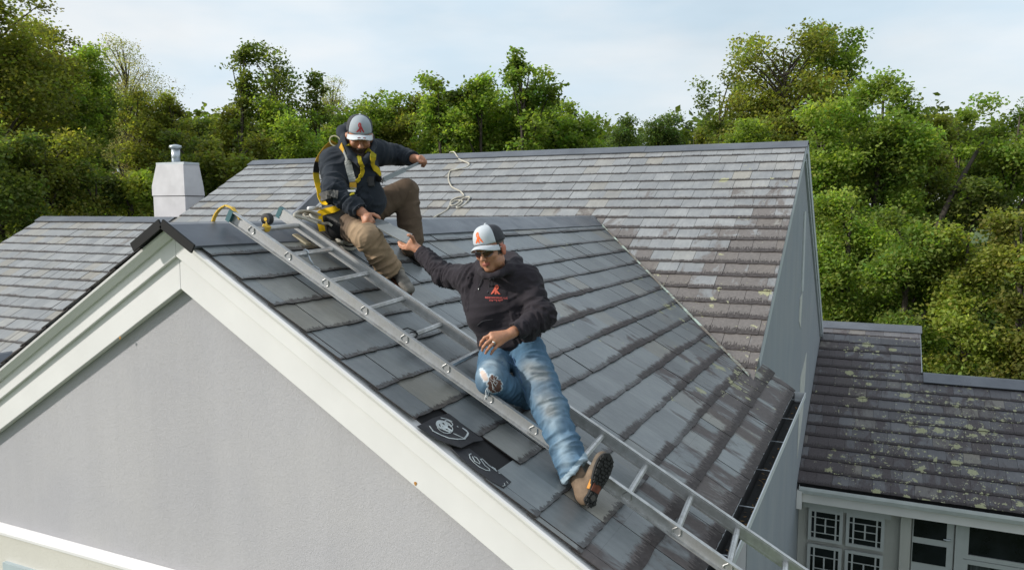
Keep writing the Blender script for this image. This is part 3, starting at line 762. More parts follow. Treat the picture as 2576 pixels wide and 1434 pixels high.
TREES = [
 # px, ytop, dist, hw, kind, label
 (-30, -50, 30, 140, 'olive', 'tall olive green tree cut off by the left edge of the photo', None, 1.0),
 (75, 40, 34, 110, 'olive', 'tall olive tree second from the left edge', None, 1.05),
 (165, 105, 37, 88, 'maple', 'leafy tree with a pointed top just right of the tallest left tree', None, 1.05),
 (225, 165, 40, 62, 'dark', 'narrow darker tree in front of the sparse pale tree', None, 1.1),
 (305, 90, 52, 95, 'pale', 'sparse pale tree just coming into leaf, left of the chimney', None, 1.0),
 (225, 130, 54, 60, 'pale', 'thin half bare tree behind the dark narrow tree', None, .7),
 (345, 225, 43, 70, 'olive', 'olive tree standing behind the metal chimney flue', None, 1.0),
 (435, 235, 44, 55, 'olive', 'slim olive tree just right of the chimney flue', None, 1.0),
 (505, 290, 46, 60, 'dark', 'low dark tree in the dip between chimney and tall open tree', None, 1.0),
 (600, 98, 36, 34, 'dark', 'thin leafy spire at the left side of the tall open crowned tree', 330, .55),
 (690, 112, 37, 82, 'dark', 'tall open crowned tree showing sky between its branches', None, .52),
 (790, 178, 38, 26, 'dark', 'short leafy side spire right of the tall open crowned tree', 330, .6),
 (620, 245, 40, 70, 'olive', 'olive tree below the tall open crowned tree', None, 1.1),
 (735, 235, 36, 85, 'bright', 'bright green tree behind the left shoulder of the harnessed man', None, 1.15),
 (835, 185, 55, 60, 'pale', 'bare twiggy treetop above the harnessed man', None, .8),
 (860, 255, 40, 80, 'maple', 'green tree directly behind the cap of the harnessed man', None, 1.1),
 (965, 225, 42, 75, 'maple', 'full green tree right of the harnessed man', None, 1.1),
 (1105, 178, 34, 58, 'maple', 'maple with two pointed tufts above the pry bar', None, .95),
 (1205, 175, 34, 66, 'bright', 'bright maple left of the highest tuft', None, .95),
 (1312, 122, 33, 34, 'maple', 'highest leafy tuft of the middle maples', 300, .8),
 (1345, 165, 34, 70, 'maple', 'wide maple with loose branches on its right side', None, .68),
 (1250, 212, 37, 105, 'maple', 'maple filling the middle of the group behind the lower man', None, 1.2),
 (1150, 232, 38, 85, 'bright', 'bright green tree in front of the paired tufts', None, 1.2),
 (1392, 235, 37, 62, 'maple', 'maple under the loose right hand branches', None, 1.1),
 (1030, 232, 41, 60, 'olive', 'olive tree left of the middle maples', None, 1.1),
 (1440, 268, 36, 68, 'maple', 'lower maple sloping away to the right of the middle group', None, .85),
 (1555, 290, 46, 52, 'pine', 'dark small tree with a pointed leader behind the long ridge', None, .9),
 (1650, 282, 48, 60, 'pine', 'dark rounded small tree left of the gap in the woods', None, .85),
 (1745, 315, 44, 36, 'olive', 'small olive tree in the gap behind the ridge', None, .8),
 (1815, 180, 38, 70, 'dark', 'thin leaved tree left of the biggest right hand tree', None, .45),
 (1985, 62, 34, 140, 'olive', 'biggest spreading tree with a broad sunlit crown', None, .85),
 (2105, 50, 35, 88, 'maple', 'tall crown with a notched top beside the biggest spreading tree', 420, .8),
 (1895, 300, 28, 80, 'bright', 'bright green tree rising behind the end of the long ridge', None, 1.2),
 (2075, 250, 27, 95, 'bright', 'bright leafy tree right behind the gable end', None, 1.15),
 (2215, 180, 27, 95, 'maple', 'dense round tree with a small peaked top, right of the gable', None, 1.2),
 (2330, 290, 29, 70, 'olive', 'olive tree behind the leaning bare trunk', None, 1.1),
 (2410, 268, 31, 48, 'bright', 'thin tree with two tufts beside the blue sky gap', None, .75),
 (2150, 470, 22, 95, 'bright', 'low bright tree beside the gable wall', None, 1.2),
 (2290, 520, 21, 100, 'maple', 'low leafy tree above the porch ridge', None, 1.2),
 (2445, 560, 20, 90, 'yellow', 'yellow green shrub like tree at the lower right', None, .9),
 (2560, 235, 27, 100, 'maple', 'tall tree cut off by the right edge of the photo', None, 1.15),
 (2440, 400, 27, 90, 'dark', 'darker tree behind the yellow green one', None, 1.1),
 (2575, 520, 19, 85, 'olive', 'low olive tree at the right edge of the photo', None, 1.1),
 (325, 428, 30, 62, 'yellow', 'bright yellow green bush like tree left of the chimney', None, 1.25),
 (120, 330, 28, 110, 'olive', 'broad olive tree filling the lower left of the woods', None, 1.1),
 (-20, 300, 26, 110, 'dark', 'dark low tree at the left edge behind the lower roof', None, 1.1),
 (235, 400, 29, 60, 'dark', 'dark low tree left of the yellow green bush', None, 1.1),
 (480, 330, 34, 75, 'dark', 'dark tree right behind the chimney side', None, 1.1),
 (590, 330, 33, 75, 'olive', 'tree just above the left end of the long ridge', None, 1.1),
]
for px, yt, di, hw, kd, lb, yb_, de in TREES:
    tree(px, yt, di, hw, kd, lb, ybot=yb_, group=G_, dens=de)
# bare leaning trunk on the right
p0, p1, p2 = at(2325, 640, 26.5), at(2395, 490, 26.8), at(2458, 382, 27.2)
mb = MB(); mb.tube([Vector((p0.x, p0.y, -7)) , p0, p1, p2, at(2480, 345, 27.6)], [.15, .11, .09, .06, .02], 8)
mb.tube([p1, at(2440, 470, 27.0), at(2470, 440, 27.2)], [.05, .03, .012], 5)
o = mb.build('tree', M_bark, smooth=True, loc=(p0.x, p0.y, -7)); tag(o, 'bare dark trunk leaning to the right among green trees', 'tree', G_)
# far wood that closes the gaps
def far_wood():
    rng = np.random.default_rng(5); P = []; Cc = []
    for k in range(2600):
        x = rng.uniform(-250, 2800); d = rng.uniform(56, 72)
        top_ = 335 + 22 * math.sin(x * .013) + 16 * math.sin(x * .031 + 1)
        if 1700 < x < 1770: top_ += 35
        if 480 < x < 600: top_ -= 20
        y = top_ + abs(rng.normal(0, 1)) * 75
        c = np.array(at(x, min(y, 640), d)); n = 26
        P.append(c + rng.normal(size=(n, 3)) * np.array([.9, .9, .7]))
        b = rng.normal(1, .2); h = np.array([.075, .105, .024]) if rng.random() < .7 else np.array([.12, .15, .03])
        Cc.append(np.repeat((h * b)[None], n, 0) * rng.uniform(.75, 1.25, (n, 1)))
    o = leaves_mesh('far_wood', np.concatenate(P), np.clip(np.concatenate(Cc), .004, .5), None, .55, rng)
    tag(o, 'distant wood behind the nearer trees', kind='stuff')
far_wood()
def undergrowth():
    rng = np.random.default_rng(9); P = []; Cc = []
    for k in range(1500):
        x = rng.uniform(1950, 2750) if k % 3 else rng.uniform(-200, 700); d = rng.uniform(19, 32)
        q = at(x, 700, d); c = np.array((q.x, q.y, -7 + abs(rng.normal(0, 1.0)))); n = 22
        P.append(c + rng.normal(size=(n, 3)) * np.array([.5, .5, .35]))
        Cc.append(np.repeat(np.array([[.07, .11, .022]]) * rng.normal(1, .25), n, 0))
    P = np.concatenate(P); P[:, 2] = np.maximum(P[:, 2], -6.95)
    o = leaves_mesh('undergrowth', P, np.clip(np.concatenate(Cc), .004, .5), None, .26, rng)
    tag(o, 'green undergrowth at the foot of the trees', kind='stuff')
undergrowth()

# ------------------------------------------------------------------ ladder
L0 = Vector((.37636, -.25895, -.03675)); LD = Vector((.0797, -.8587, -.5063)).normalized()
LN = NA.copy(); LE = LN.cross(LD).normalized()
if LE.x < 0: LE = -LE
LN = LD.cross(LE); LN = LN if LN.z > 0 else -LN
LW = .457; PT = .3048
def LP(k, e=0, n=0): return L0 + LD * PT * k + LE * e + LN * n
lad = thing('ladder', 'aluminium ladder hooked over the ridge and lying on the slates', 'ladder', LP(6, .2, -.08))
def rail(e0, sgn, k0, k1):
    mb = MB(); t_, hgt, fl = .003, .072, .030
    prof = [(0, -hgt / 2), (0, hgt / 2), (fl, hgt / 2), (fl, hgt / 2 - .005), (t_, hgt / 2 - .005), (t_, -hgt / 2 + .005), (fl, -hgt / 2 + .005), (fl, -hgt / 2)]
    rib = []
    a = [mb.vert(LP(k0, e0 + sgn * u, n)) for u, n in prof]; b = [mb.vert(LP(k1, e0 + sgn * u, n)) for u, n in prof]
    m = len(prof)
    for i in range(m):
        f = (a[i], a[(i + 1) % m], b[(i + 1) % m], b[i]); mb.face(f if sgn < 0 else f[::-1])
    mb.face(a if sgn > 0 else a[::-1]); mb.face(b[::-1] if sgn > 0 else b)
    for n in (-.024, .024):    # pressed ribs along the web
        mb.box(LP((k0 + k1) / 2, e0 - sgn * .0012, n), LD * PT * (k1 - k0) / 2, LE * .0012, LN * .0035)
    return mb.build('rail', M_alu, lad)
r1 = rail(0, -1, -.52, 14.5); r2 = rail(LW, 1, -.52, 14.5)
# flanges face outward; web at 0 and LW
for k in range(0, 15):
    mb = MB(); seg = 16; rings = []
    for e in (.0005, LW - .0005):
        c = LP(k, e, 0); rings.append([mb.vert(c + (LD * math.cos(2 * math.pi * j / seg) + LN * math.sin(2 * math.pi * j / seg)) * (.0175 if j % 2 else .0155)) for j in range(seg)])
    for j in range(seg): mb.face((rings[0][j], rings[0][(j + 1) % seg], rings[1][(j + 1) % seg], rings[1][j]))
    rg = mb.build('rung', M_alu, lad)
    for e, s_ in ((-.0045, -1), (LW + .0045, 1)):     # flared rung end with its dark opening
        m = MB(); n_ = 18
        def D_(a, r): 
            q = math.cos(a); rr = r * (1 + .16 * math.cos(3 * (a - math.pi / 2)))
            return LD * math.cos(a) * rr + LN * math.sin(a) * rr
        ro = [m.vert(LP(k, e, 0) + D_(2 * math.pi * j / n_, .0265)) for j in range(n_)]
        rm = [m.vert(LP(k, e + s_ * .0045, 0) + D_(2 * math.pi * j / n_, .0225)) for j in range(n_)]
        ri = [m.vert(LP(k, e + s_ * .0035, 0) + D_(2 * math.pi * j / n_, .0205)) for j in range(n_)]
        rd = [m.vert(LP(k, e - s_ * .002, 0) + D_(2 * math.pi * j / n_, .0195)) for j in range(n_)]
        for A_, B_ in ((ro, rm), (rm, ri), (ri, rd)):
            for j in range(n_):
                f = (A_[j], A_[(j + 1) % n_], B_[(j + 1) % n_], B_[j]); m.face(f)
        m.face(rd, 1); m.build('rung_end', [M_alu, M_dark], rg)
for e0 in (0, LW):
    mb = MB(); mb.box(LP(-.56, e0 + (-.014 if e0 == 0 else .014), 0), LD * .016, LE * .017, LN * .037); mb.build('end_cap', M_teal, lad)
# hook bars over the ridge with wheel
def hook(e, nm='ridge_hook'):
    mb = MB(); pts = [LP(-.35, e, .012), LP(-.62, e, .045)]
    top_ = LP(-.62, e, .045); 
    for k in range(1, 12):
        a = k / 11 * 2.3; R_ = .16
        c = top_ + Vector((0, .02, -.11))
        pts.append(c + Vector((0, math.sin(a) * R_, math.cos(a) * R_ - .03)) )
    for i in range(len(pts) - 1): mb.bar(pts[i], pts[i + 1] + (pts[i + 1] - pts[i]) * .06, .026, .008, X)
    return mb.build(nm, M_yellow, lad)
hook(.0)
mb = MB(); w0 = LP(-.08, .14, .055)
mb.tube([w0 - LE * .018, w0 - LE * .016, w0 + LE * .016, w0 + LE * .018], [.030, .038, .038, .030], 18); wh = mb.build('wheel', M_rubber, lad, True)
mb = MB(); mb.tube([w0 - LE * .02, w0 + LE * .02], .012, 10); mb.build('hub', M_yellow, wh)
mb = MB(); mb.box(LP(.02, .12, .01), LD * .022, LE * .02, LN * .020); mb.bar(LP(.02, .12, .02), w0, .02, .014, LE); mb.build('wheel_bracket', M_yellow, lad, bevel=.005)
# snap hook and strap hanging from the second rung
mb = MB(); c0 = LP(1, .17, 0)
mb.tube([c0 + (LD * math.cos(a) + LN * math.sin(a)) * .022 for a in np.linspace(0, 6.28, 13)], .005, 6)
mb.tube([c0 + LD * .022, c0 + LD * .05 - LN * .02, c0 + LD * .085 - LN * .035], .006, 6)
c1 = c0 + LD * .11 - LN * .045
mb.tube([c1 + (LD * 1.5 * math.cos(a) + LE * math.sin(a)) * .02 for a in np.linspace(0, 6.28, 13)], .0045, 6)
o = mb.build('snap_hook', M_galv, smooth=True, loc=c0); tag(o, 'small steel snap hook hanging from the second rung', 'hook')
mb = MB(); c0 = LP(4, .10, 0)
mb.tube([c0 + (LD * math.cos(a) + LN * math.sin(a)) * .021 + LE * .012 * math.sin(a * 2) for a in np.linspace(0, 12.5, 26)], .004, 6)
mb.tube([c0 + LE * .02 + LN * .02, c0 - LD * .05 - LE * .01 + LN * .02, c0 - LD * .06 - LE * .07 + LN * .01], .004, 6)
o = mb.build('tie_cord', M_rubber, smooth=True, loc=c0); tag(o, 'thin dark tie cord looped round the fifth rung', 'cord')
# pale wooden wedge beneath the left rail
mb = MB(); q = onA(748, 598, .02); mb.bar(q - LD * .03, q + LD * .10, .06, .03, X)
o = mb.build('wood_wedge', simple('raw wood', (.50, .42, .28), .7, var=.2, scale=20), loc=q, bevel=.008); tag(o, 'pale wooden block poking out from under the left rail', 'wedge')

# ------------------------------------------------------------------ bare felt with its printed marks
M_felt = simple('black roofing felt', (.020, .021, .026), .55, var=.35, scale=14, bump=.3, bscale=40)
M_ink = simple('pale felt print', (.42, .46, .47), .7, var=.25, scale=30)
def felt(pts, hs, marks, label, seed):
    mb = MB(); q = [onA(x, y, h) for (x, y), h in zip(pts, hs)]
    c = sum(q, Vector()) / len(q) + NA * .006
    ci = mb.vert(c); ids = [mb.vert(p) for p in q]; lo = [mb.vert(p - NA * .004) for p in q]; cl_ = mb.vert(c - NA * .004)
    n = len(q)
    for i in range(n):
        j = (i + 1) % n; mb.face((ci, ids[i], ids[j])); mb.face((cl_, lo[j], lo[i])); mb.face((ids[j], ids[i], lo[i], lo[j]))
    o = mb.build('roofing_felt', M_felt, loc=c); tag(o, label, 'roofing felt')
    bv = BVHTree.FromPolygons([Vector(v) for v in mb.v], mb.f)
    m = MB()
    for line, w in marks:
        P_ = []
        for (x, y) in line:
            r_ = bv.ray_cast(CAM, ray(x, y))
            P_.append((r_[0] if r_[0] else onA(x, y, .02)) + NA * .0025)
        for i in range(len(P_) - 1):
            if (P_[i + 1] - P_[i]).length > 1e-4: m.bar(P_[i], P_[i + 1] + (P_[i + 1] - P_[i]) * .1, w, .001, (P_[i + 1] - P_[i]).cross(NA))
    m.build('printed_mark', M_ink, o)
def zf(x, y): return ((1300 + x * .18133) / K_, (1280 + y * .18133) / K_)
K_ = 1.2484
def arc(cx, cy, rx, ry, a0, a1, rot=0, n=14):
    o = []
    for k in range(n + 1):
        a = a0 + (a1 - a0) * k / n; x, y = rx * math.cos(a), ry * math.sin(a)
        o.append(zf(cx + x * math.cos(rot) - y * math.sin(rot), cy + x * math.sin(rot) + y * math.cos(rot)))
    return o
m1 = [(arc(530, 340, 150, 95, 0, 6.28, .5), .004), (arc(560, 330, 110, 60, .3, 5.5, .6), .010), (arc(480, 300, 80, 60, 0, 6.28, .3), .018), (arc(600, 270, 75, 35, 0, 6.28, .5), .005),
      ([zf(265, 320), zf(330, 410), zf(470, 480), zf(600, 530), zf(740, 550), zf(870, 545)], .007), ([zf(680, 450), zf(790, 500), zf(880, 540)], .005), ([zf(835, 355), zf(900, 400), zf(935, 440), zf(920, 480), zf(880, 530)], .010),
      ([zf(440, 270), zf(640, 400)], .016), ([zf(400, 330), zf(600, 420)], .012), ([zf(460, 180), zf(560, 200), zf(650, 240)], .006), ([zf(740, 325), zf(765, 340)], .006)]
felt([zf(*p) for p in ((60, 318), (330, 175), (600, 95), (1180, 520), (1205, 560), (1030, 590), (825, 692), (600, 620), (430, 560))], [.012, .010, .010, .014, .018, .026, .034, .026, .016], m1, 'flap of black felt with a pale looping print, upper bare patch', 1)
m2 = [([zf(990, 800), zf(955, 815), zf(970, 880), zf(1030, 950), zf(1130, 1030), zf(1240, 1085), zf(1310, 1095), zf(1300, 1060), zf(1230, 1010), zf(1150, 900), zf(1180, 890), zf(1290, 1000), zf(1420, 1095), zf(1400, 1060), zf(1350, 1030)], .005), ([zf(1010, 850), zf(1050, 930), zf(1130, 975), zf(1140, 950), zf(1080, 870), zf(1040, 850)], .005),
      ([zf(1560, 1310), zf(1575, 1350), zf(1540, 1360)], .003), ([zf(1600, 1280), zf(1625, 1310)], .003), ([zf(1460, 1130), zf(1490, 1140)], .005)]
felt([zf(*p) for p in ((640, 690), (830, 715), (960, 700), (1690, 1280), (1560, 1385), (1340, 1270), (1150, 1130), (800, 850))], [.004, .005, .006, .012, .014, .010, .008, .006], m2, 'strip of black felt with a pale squiggle, lower bare patch', 2)
# ------------------------------------------------------------------ ropes
def rope_mat():
    t = NT('rope'); w = t.n('TexWave', wave_type='BANDS'); t.l(t.coord('Object', (60, 60, 60), (.5, .6, .3)), w.inputs[0]); w.inputs['Scale'].default_value = 2.2; w.inputs['Distortion'].default_value = 2
    n = t.noise(t.coord(), 6, 3)
    t.color(t.mix(.5, t.ramp(n, .3, .7, (.56, .50, .40), (.74, .70, .60)), t.ramp(w.outputs[0], .2, .8, (.3, .28, .22), (.62, .60, .54)), 'MIX')); t.b.inputs['Roughness'].default_value = .9
    t.bump(w.outputs[0], .6, .004); return t.m
M_rope = rope_mat()
def smoothpts(p, n=8):
    p = [Vector(q) for q in p]; o = []
    for i in range(len(p) - 1):
        a, b, c, d = p[max(i - 1, 0)], p[i], p[i + 1], p[min(i + 2, len(p) - 1)]
        for k in range(n):
            t_ = k / n; o.append(.5 * ((2 * b) + (c - a) * t_ + (2 * a - 5 * b + 4 * c - d) * t_ ** 2 + (3 * b - a - 3 * c + d) * t_ ** 3))
    return o + [p[-1]]
def zc(x, y): return ((880 + x * .16741) / K_, (560 + y * .16741) / K_)     # detail view of the coil
def ropeA(lst, h): return smoothpts([onA(*zc(x, y), hh) for (x, y), hh in zip(lst, h if isinstance(h, list) else [h] * len(lst))])
mb = MB()
coils = [([(760, 700), (600, 640), (450, 615), (330, 640), (265, 700), (400, 740), (560, 790), (700, 850)], .16),
 ([(780, 720), (640, 655), (500, 630), (380, 650), (300, 690), (390, 720), (520, 770), (700, 820)], .13),
 ([(740, 760), (620, 700), (520, 670), (440, 690), (500, 740), (640, 800), (800, 850), (900, 850), (980, 900)], .14),
 ([(560, 690), (600, 740), (700, 790), (760, 800)], .17),
 ([(500, 700), (560, 760), (640, 820), (780, 880), (900, 950), (1000, 1040), (1080, 1150), (1180, 1210)], .07),
 ([(700, 830), (860, 840), (980, 910), (1080, 1020), (1200, 1050), (1330, 1060)], .10),
 ([(980, 960), (1040, 1060), (1120, 1180), (1220, 1200), (1300, 1160), (1400, 1170)], .07),
 ([(960, 1195), (1100, 1225), (1200, 1210), (1290, 1240), (1380, 1220), (1440, 1160)], .04),
 ([(1000, 900), (1030, 870), (1070, 920), (1110, 1000), (1250, 1040), (1360, 1080)], .11),
 ([(1100, 1060), (1180, 1100), (1330, 1110), (1420, 1130)], .07),
 ([(1150, 1260), (1220, 1310), (1330, 1330), (1430, 1290), (1460, 1250)], .03),
 ([(800, 860), (900, 940), (980, 1030), (1030, 1110), (1110, 1190), (1180, 1220)], .05),
 ([(640, 800), (720, 860), (830, 930), (930, 950), (1040, 980)], .09)]
for l_, h_ in coils: mb.tube(ropeA(l_, h_), .0105, 7)
o = mb.build('coiled_rope', M_rope, smooth=True, loc=onA(800, 560, .05)); tag(o, 'white rope coiled on the ridge beside the harnessed man', 'rope')
def zr(x, y): return ((1340 + x * .18127) / K_, (460 + y * .18131) / K_)
line = [(395, 128), (470, 118), (520, 180), (570, 225), (660, 265), (735, 300), (715, 345), (640, 380), (520, 400), (430, 415), (395, 450), (378, 560), (405, 650), (450, 710), (590, 785), (640, 860), (540, 885), (440, 930), (410, 985), (430, 1025), (520, 1000), (610, 920), (680, 880), (745, 885), (700, 960), (640, 1020), (560, 1060), (520, 1050), (620, 960), (560, 935), (470, 950), (410, 1010), (350, 1100), (260, 1160), (180, 1200), (40, 1290)]
mb = MB(); mb.tube(smoothpts([onB(*zr(x, y), .024 + .008 * math.sin(i * 1.7)) + (Z * .02 if i < 3 else Z * 0) for i, (x, y) in enumerate(line)]), .0125, 7)
o = mb.build('loose_rope', M_rope, smooth=True, loc=onB(1140, 480)); tag(o, 'loose pale rope trailing down the main roof from its ridge', 'rope')
# white tube and grey plank behind the coil
mb = MB(); q = onA(776, 525, .20); q2 = onA(799, 524, .20); mb.tube([q, q2], .014, 12); mb.tube([q2, q2 + (q2 - q) * .3], .010, 12)
o = mb.build('white_tube', M_white, smooth=True, loc=q); tag(o, 'short white tube lying above the coiled rope', 'tube')
mb = MB(); a_, b_ = at(752, 540, 5.95), at(806, 487, 6.45); mb.bar(a_ - (b_ - a_) * .4, b_, .10, .025, Vector((.5, .2, -.9)))
o = mb.build('roof_plank', simple('grey plank', (.20, .21, .24), .6, var=.15), loc=a_); tag(o, 'grey plank slanting up behind the coiled rope', 'plank')

# ------------------------------------------------------------------ implicit surfaces for bodies and clothes
class Field:
    def __init__(s, lo, hi, h):
        s.lo = np.array(lo, np.float32); s.h = h
        s.n = np.ceil((np.array(hi) - s.lo) / h).astype(int) + 1
        s.F = np.full(s.n, .2, np.float32)
        s.ax = [s.lo[i] + h * np.arange(s.n[i], dtype=np.float32) for i in range(3)]
    def _sl(s, lo, hi, m):
        r = []
        for i in range(3):
            a = int(max(0, math.floor((lo[i] - m - s.lo[i]) / s.h))); b = int(min(s.n[i], math.ceil((hi[i] + m - s.lo[i]) / s.h) + 1))
            if b <= a: return None
            r.append(slice(a, b))
        return tuple(r)
    def _do(s, fn, lo, hi, k, op):
        sl = s._sl(lo, hi, k + 3 * s.h)
        if sl is None: return
        x = s.ax[0][sl[0]][:, None, None]; y = s.ax[1][sl[1]][None, :, None]; z = s.ax[2][sl[2]][None, None, :]
        d = fn(x, y, z).astype(np.float32); F = s.F[sl]
        if op == 'add':
            hh = np.maximum(k - np.abs(F - d), 0) / max(k, 1e-6); s.F[sl] = np.minimum(F, d) - hh * hh * k * .25
        else:
            d = -d; hh = np.maximum(k - np.abs(F - d), 0) / max(k, 1e-6); s.F[sl] = np.maximum(F, d) + hh * hh * k * .25
    def cone(s, a, b, ra, rb=None, k=.02, op='add'):
        rb = ra if rb is None else rb; a = np.array(a, float); b = np.array(b, float); ab = b - a; L2 = max(ab @ ab, 1e-9)
        def fn(x, y, z):
            px, py, pz = x - a[0], y - a[1], z - a[2]
            t = np.clip((px * ab[0] + py * ab[1] + pz * ab[2]) / L2, 0, 1)
            return np.sqrt((px - t * ab[0]) ** 2 + (py - t * ab[1]) ** 2 + (pz - t * ab[2]) ** 2) - (ra + (rb - ra) * t)
        m = max(ra, rb); s._do(fn, np.minimum(a, b) - m, np.maximum(a, b) + m, k, op)
    def chain(s, pts, rs, k=.02):
        for i in range(len(pts) - 1): s.cone(pts[i], pts[i + 1], rs[i], rs[i + 1], k)
    def ell(s, c, R, rad, k=.02, op='add'):
        """R rows = local axes in world"""
        c = np.array(c, float); R = np.array(R, float); r = np.array(rad, float)
        def fn(x, y, z):
            p = (x - c[0], y - c[1], z - c[2])
            q = [(p[0] * R[i, 0] + p[1] * R[i, 1] + p[2] * R[i, 2]) for i in range(3)]
            k0 = np.sqrt(sum((q[i] / r[i]) ** 2 for i in range(3))); k1 = np.sqrt(sum((q[i] / r[i] ** 2) ** 2 for i in range(3)))
            return k0 * (k0 - 1) / np.maximum(k1, 1e-4)
        m = max(rad); s._do(fn, c - m, c + m, k, op)
    def mesh(s):
        F = s.F; I = F < 0
        c = [I[:-1, :-1, :-1], I[1:, :-1, :-1], I[:-1, 1:, :-1], I[1:, 1:, :-1], I[:-1, :-1, 1:], I[1:, :-1, 1:], I[:-1, 1:, 1:], I[1:, 1:, 1:]]
        cnt = sum(q.astype(np.int8) for q in c); act = (cnt > 0) & (cnt < 8)
        idx = np.argwhere(act); n = len(idx); mp = np.full(act.shape, -1, np.int32); mp[tuple(idx.T)] = np.arange(n)
        offs = np.array([(0, 0, 0), (1, 0, 0), (0, 1, 0), (1, 1, 0), (0, 0, 1), (1, 0, 1), (0, 1, 1), (1, 1, 1)])
        val = np.stack([F[tuple((idx + o).T)] for o in offs], 1)
        acc = np.zeros((n, 3)); w = np.zeros(n)
        for a, b in ((0, 1), (2, 3), (4, 5), (6, 7), (0, 2), (1, 3), (4, 6), (5, 7), (0, 4), (1, 5), (2, 6), (3, 7)):
            va, vb = val[:, a], val[:, b]; m = (va < 0) != (vb < 0)
            t = np.where(m, va / np.where(m, va - vb, 1), 0)
            p = offs[a] + (offs[b] - offs[a]) * t[:, None]; acc += p * m[:, None]; w += m
        V = s.lo + (idx + acc / w[:, None]) * s.h
        Q = []
        for ax in range(3):
            b_, c_ = (ax + 1) % 3, (ax + 2) % 3
            A0 = [slice(None)] * 3; A1 = [slice(None)] * 3; A0[ax] = slice(0, -1); A1[ax] = slice(1, None)
            i0, i1 = I[tuple(A0)], I[tuple(A1)]; e = np.argwhere(i0 != i1)
            ok = (e[:, b_] > 0) & (e[:, c_] > 0) & (e[:, b_] < act.shape[b_]) & (e[:, c_] < act.shape[c_]); e = e[ok]
            fl = i0[tuple(e.T)]
            def g(db, dc):
                q = e.copy(); q[:, b_] -= db; q[:, c_] -= dc; return mp[tuple(q.T)]
            q = np.stack([g(1, 1), g(0, 1), g(0, 0), g(1, 0)], 1); q[~fl] = q[~fl][:, ::-1]
            Q.append(q)
        Q = np.concatenate(Q); Q = Q[(Q >= 0).all(1)]
        return V, Q
_T = RNG.random((32, 32, 32)).astype(np.float32)
def vnoise(P):
    i = np.floor(P).astype(int); f = P - i; f = f * f * (3 - 2 * f); r = 0
    for dx in (0, 1):
        for dy in (0, 1):
            for dz in (0, 1):
                w = (f[:, 0] if dx else 1 - f[:, 0]) * (f[:, 1] if dy else 1 - f[:, 1]) * (f[:, 2] if dz else 1 - f[:, 2])
                r = r + w * _T[(i[:, 0] + dx) % 32, (i[:, 1] + dy) % 32, (i[:, 2] + dz) % 32]
    return r
def mesh_from(V, Q, name, mats, parent=None, col=None, loc=None, fmat=None):
    me = bpy.data.meshes.new(name); n, m = len(V), len(Q)
    me.vertices.add(n); me.vertices.foreach_set('co', np.asarray(V, np.float32).ravel())
    me.loops.add(m * 4); me.loops.foreach_set('vertex_index', Q.astype(np.int32).ravel())
    me.polygons.add(m); me.polygons.foreach_set('loop_start', np.arange(0, m * 4, 4, dtype=np.int32)); me.polygons.foreach_set('loop_total', np.full(m, 4, np.int32))
    for q in (mats if isinstance(mats, (list, tuple)) else [mats]): me.materials.append(q)
    if fmat is not None: me.polygons.foreach_set('material_index', fmat.astype(np.int32))
    if col is not None:
        ca = me.color_attributes.new('col', 'FLOAT_COLOR', 'POINT'); cc = np.ones((n, 4), np.float32); cc[:, :3] = col; ca.data.foreach_set('color', cc.ravel())
    me.update(); me.shade_smooth(); me.validate()
    return link(me, name, parent, loc)
def vnormals(V, Q):
    n = np.cross(V[Q[:, 2]] - V[Q[:, 0]], V[Q[:, 3]] - V[Q[:, 1]]); N_ = np.zeros_like(V)
    for i in range(4): np.add.at(N_, Q[:, i], n)
    return N_ / np.maximum(np.linalg.norm(N_, axis=1)[:, None], 1e-9)
def relax(V, Q, it=2):
    for _ in range(it):
        A = np.zeros_like(V); c = np.zeros(len(V))
        for a, b in ((0, 1), (1, 2), (2, 3), (3, 0)):
            np.add.at(A, Q[:, a], V[Q[:, b]]); np.add.at(c, Q[:, a], 1); np.add.at(A, Q[:, b], V[Q[:, a]]); np.add.at(c, Q[:, b], 1)
        V = .5 * V + .5 * A / np.maximum(c, 1)[:, None]
    return V
def folds(V, Q, segs, amp=.008, seed=0.0):
    """cloth folds: ridges that run round each limb, strongest near the bends. segs: (a, b, freq, amp0, amp1)"""
    N_ = vnormals(V, Q); best = np.full(len(V), 9.); D = np.zeros(len(V))
    for si, (a, b, fq, a0, a1) in enumerate(segs):
        a, b = np.array(a), np.array(b); ab = b - a; L_ = np.linalg.norm(ab); d = ab / L_
        t = ((V - a) @ d) / L_; tc_ = np.clip(t, 0, 1); dist = np.linalg.norm(V - a - ab * tc_[:, None], axis=1)
        e1 = np.cross(d, [.3, .2, .9]); e1 /= np.linalg.norm(e1); e2 = np.cross(d, e1)
        q = np.stack([t * L_ * fq + si * 7 + seed, (V - a) @ e1 * fq * .30 + 3, (V - a) @ e2 * fq * .30 + 5], 1)
        w_ = vnoise(q * .5 + 11) * 1.6
        q[:, 0] += w_ * 1.5
        nn = 1 - np.abs(2 * vnoise(q) - 1); nn = nn ** 1.6; nn2 = 1 - np.abs(2 * vnoise(q * 2.1 + 17) - 1)
        am = (a0 + (a1 - a0) * tc_)
        m = dist < best; best = np.where(m, dist, best); D = np.where(m, (nn * .75 + nn2 * .25 - .5) * am, D)
    return V + N_ * (D * amp / .008)[:, None]

def v3(t): return np.array(t, float)
def P_(x, y, d): return v3(at(x, y, d))
rt, up, bk = v3(RT), v3(UP), -v3(FW)

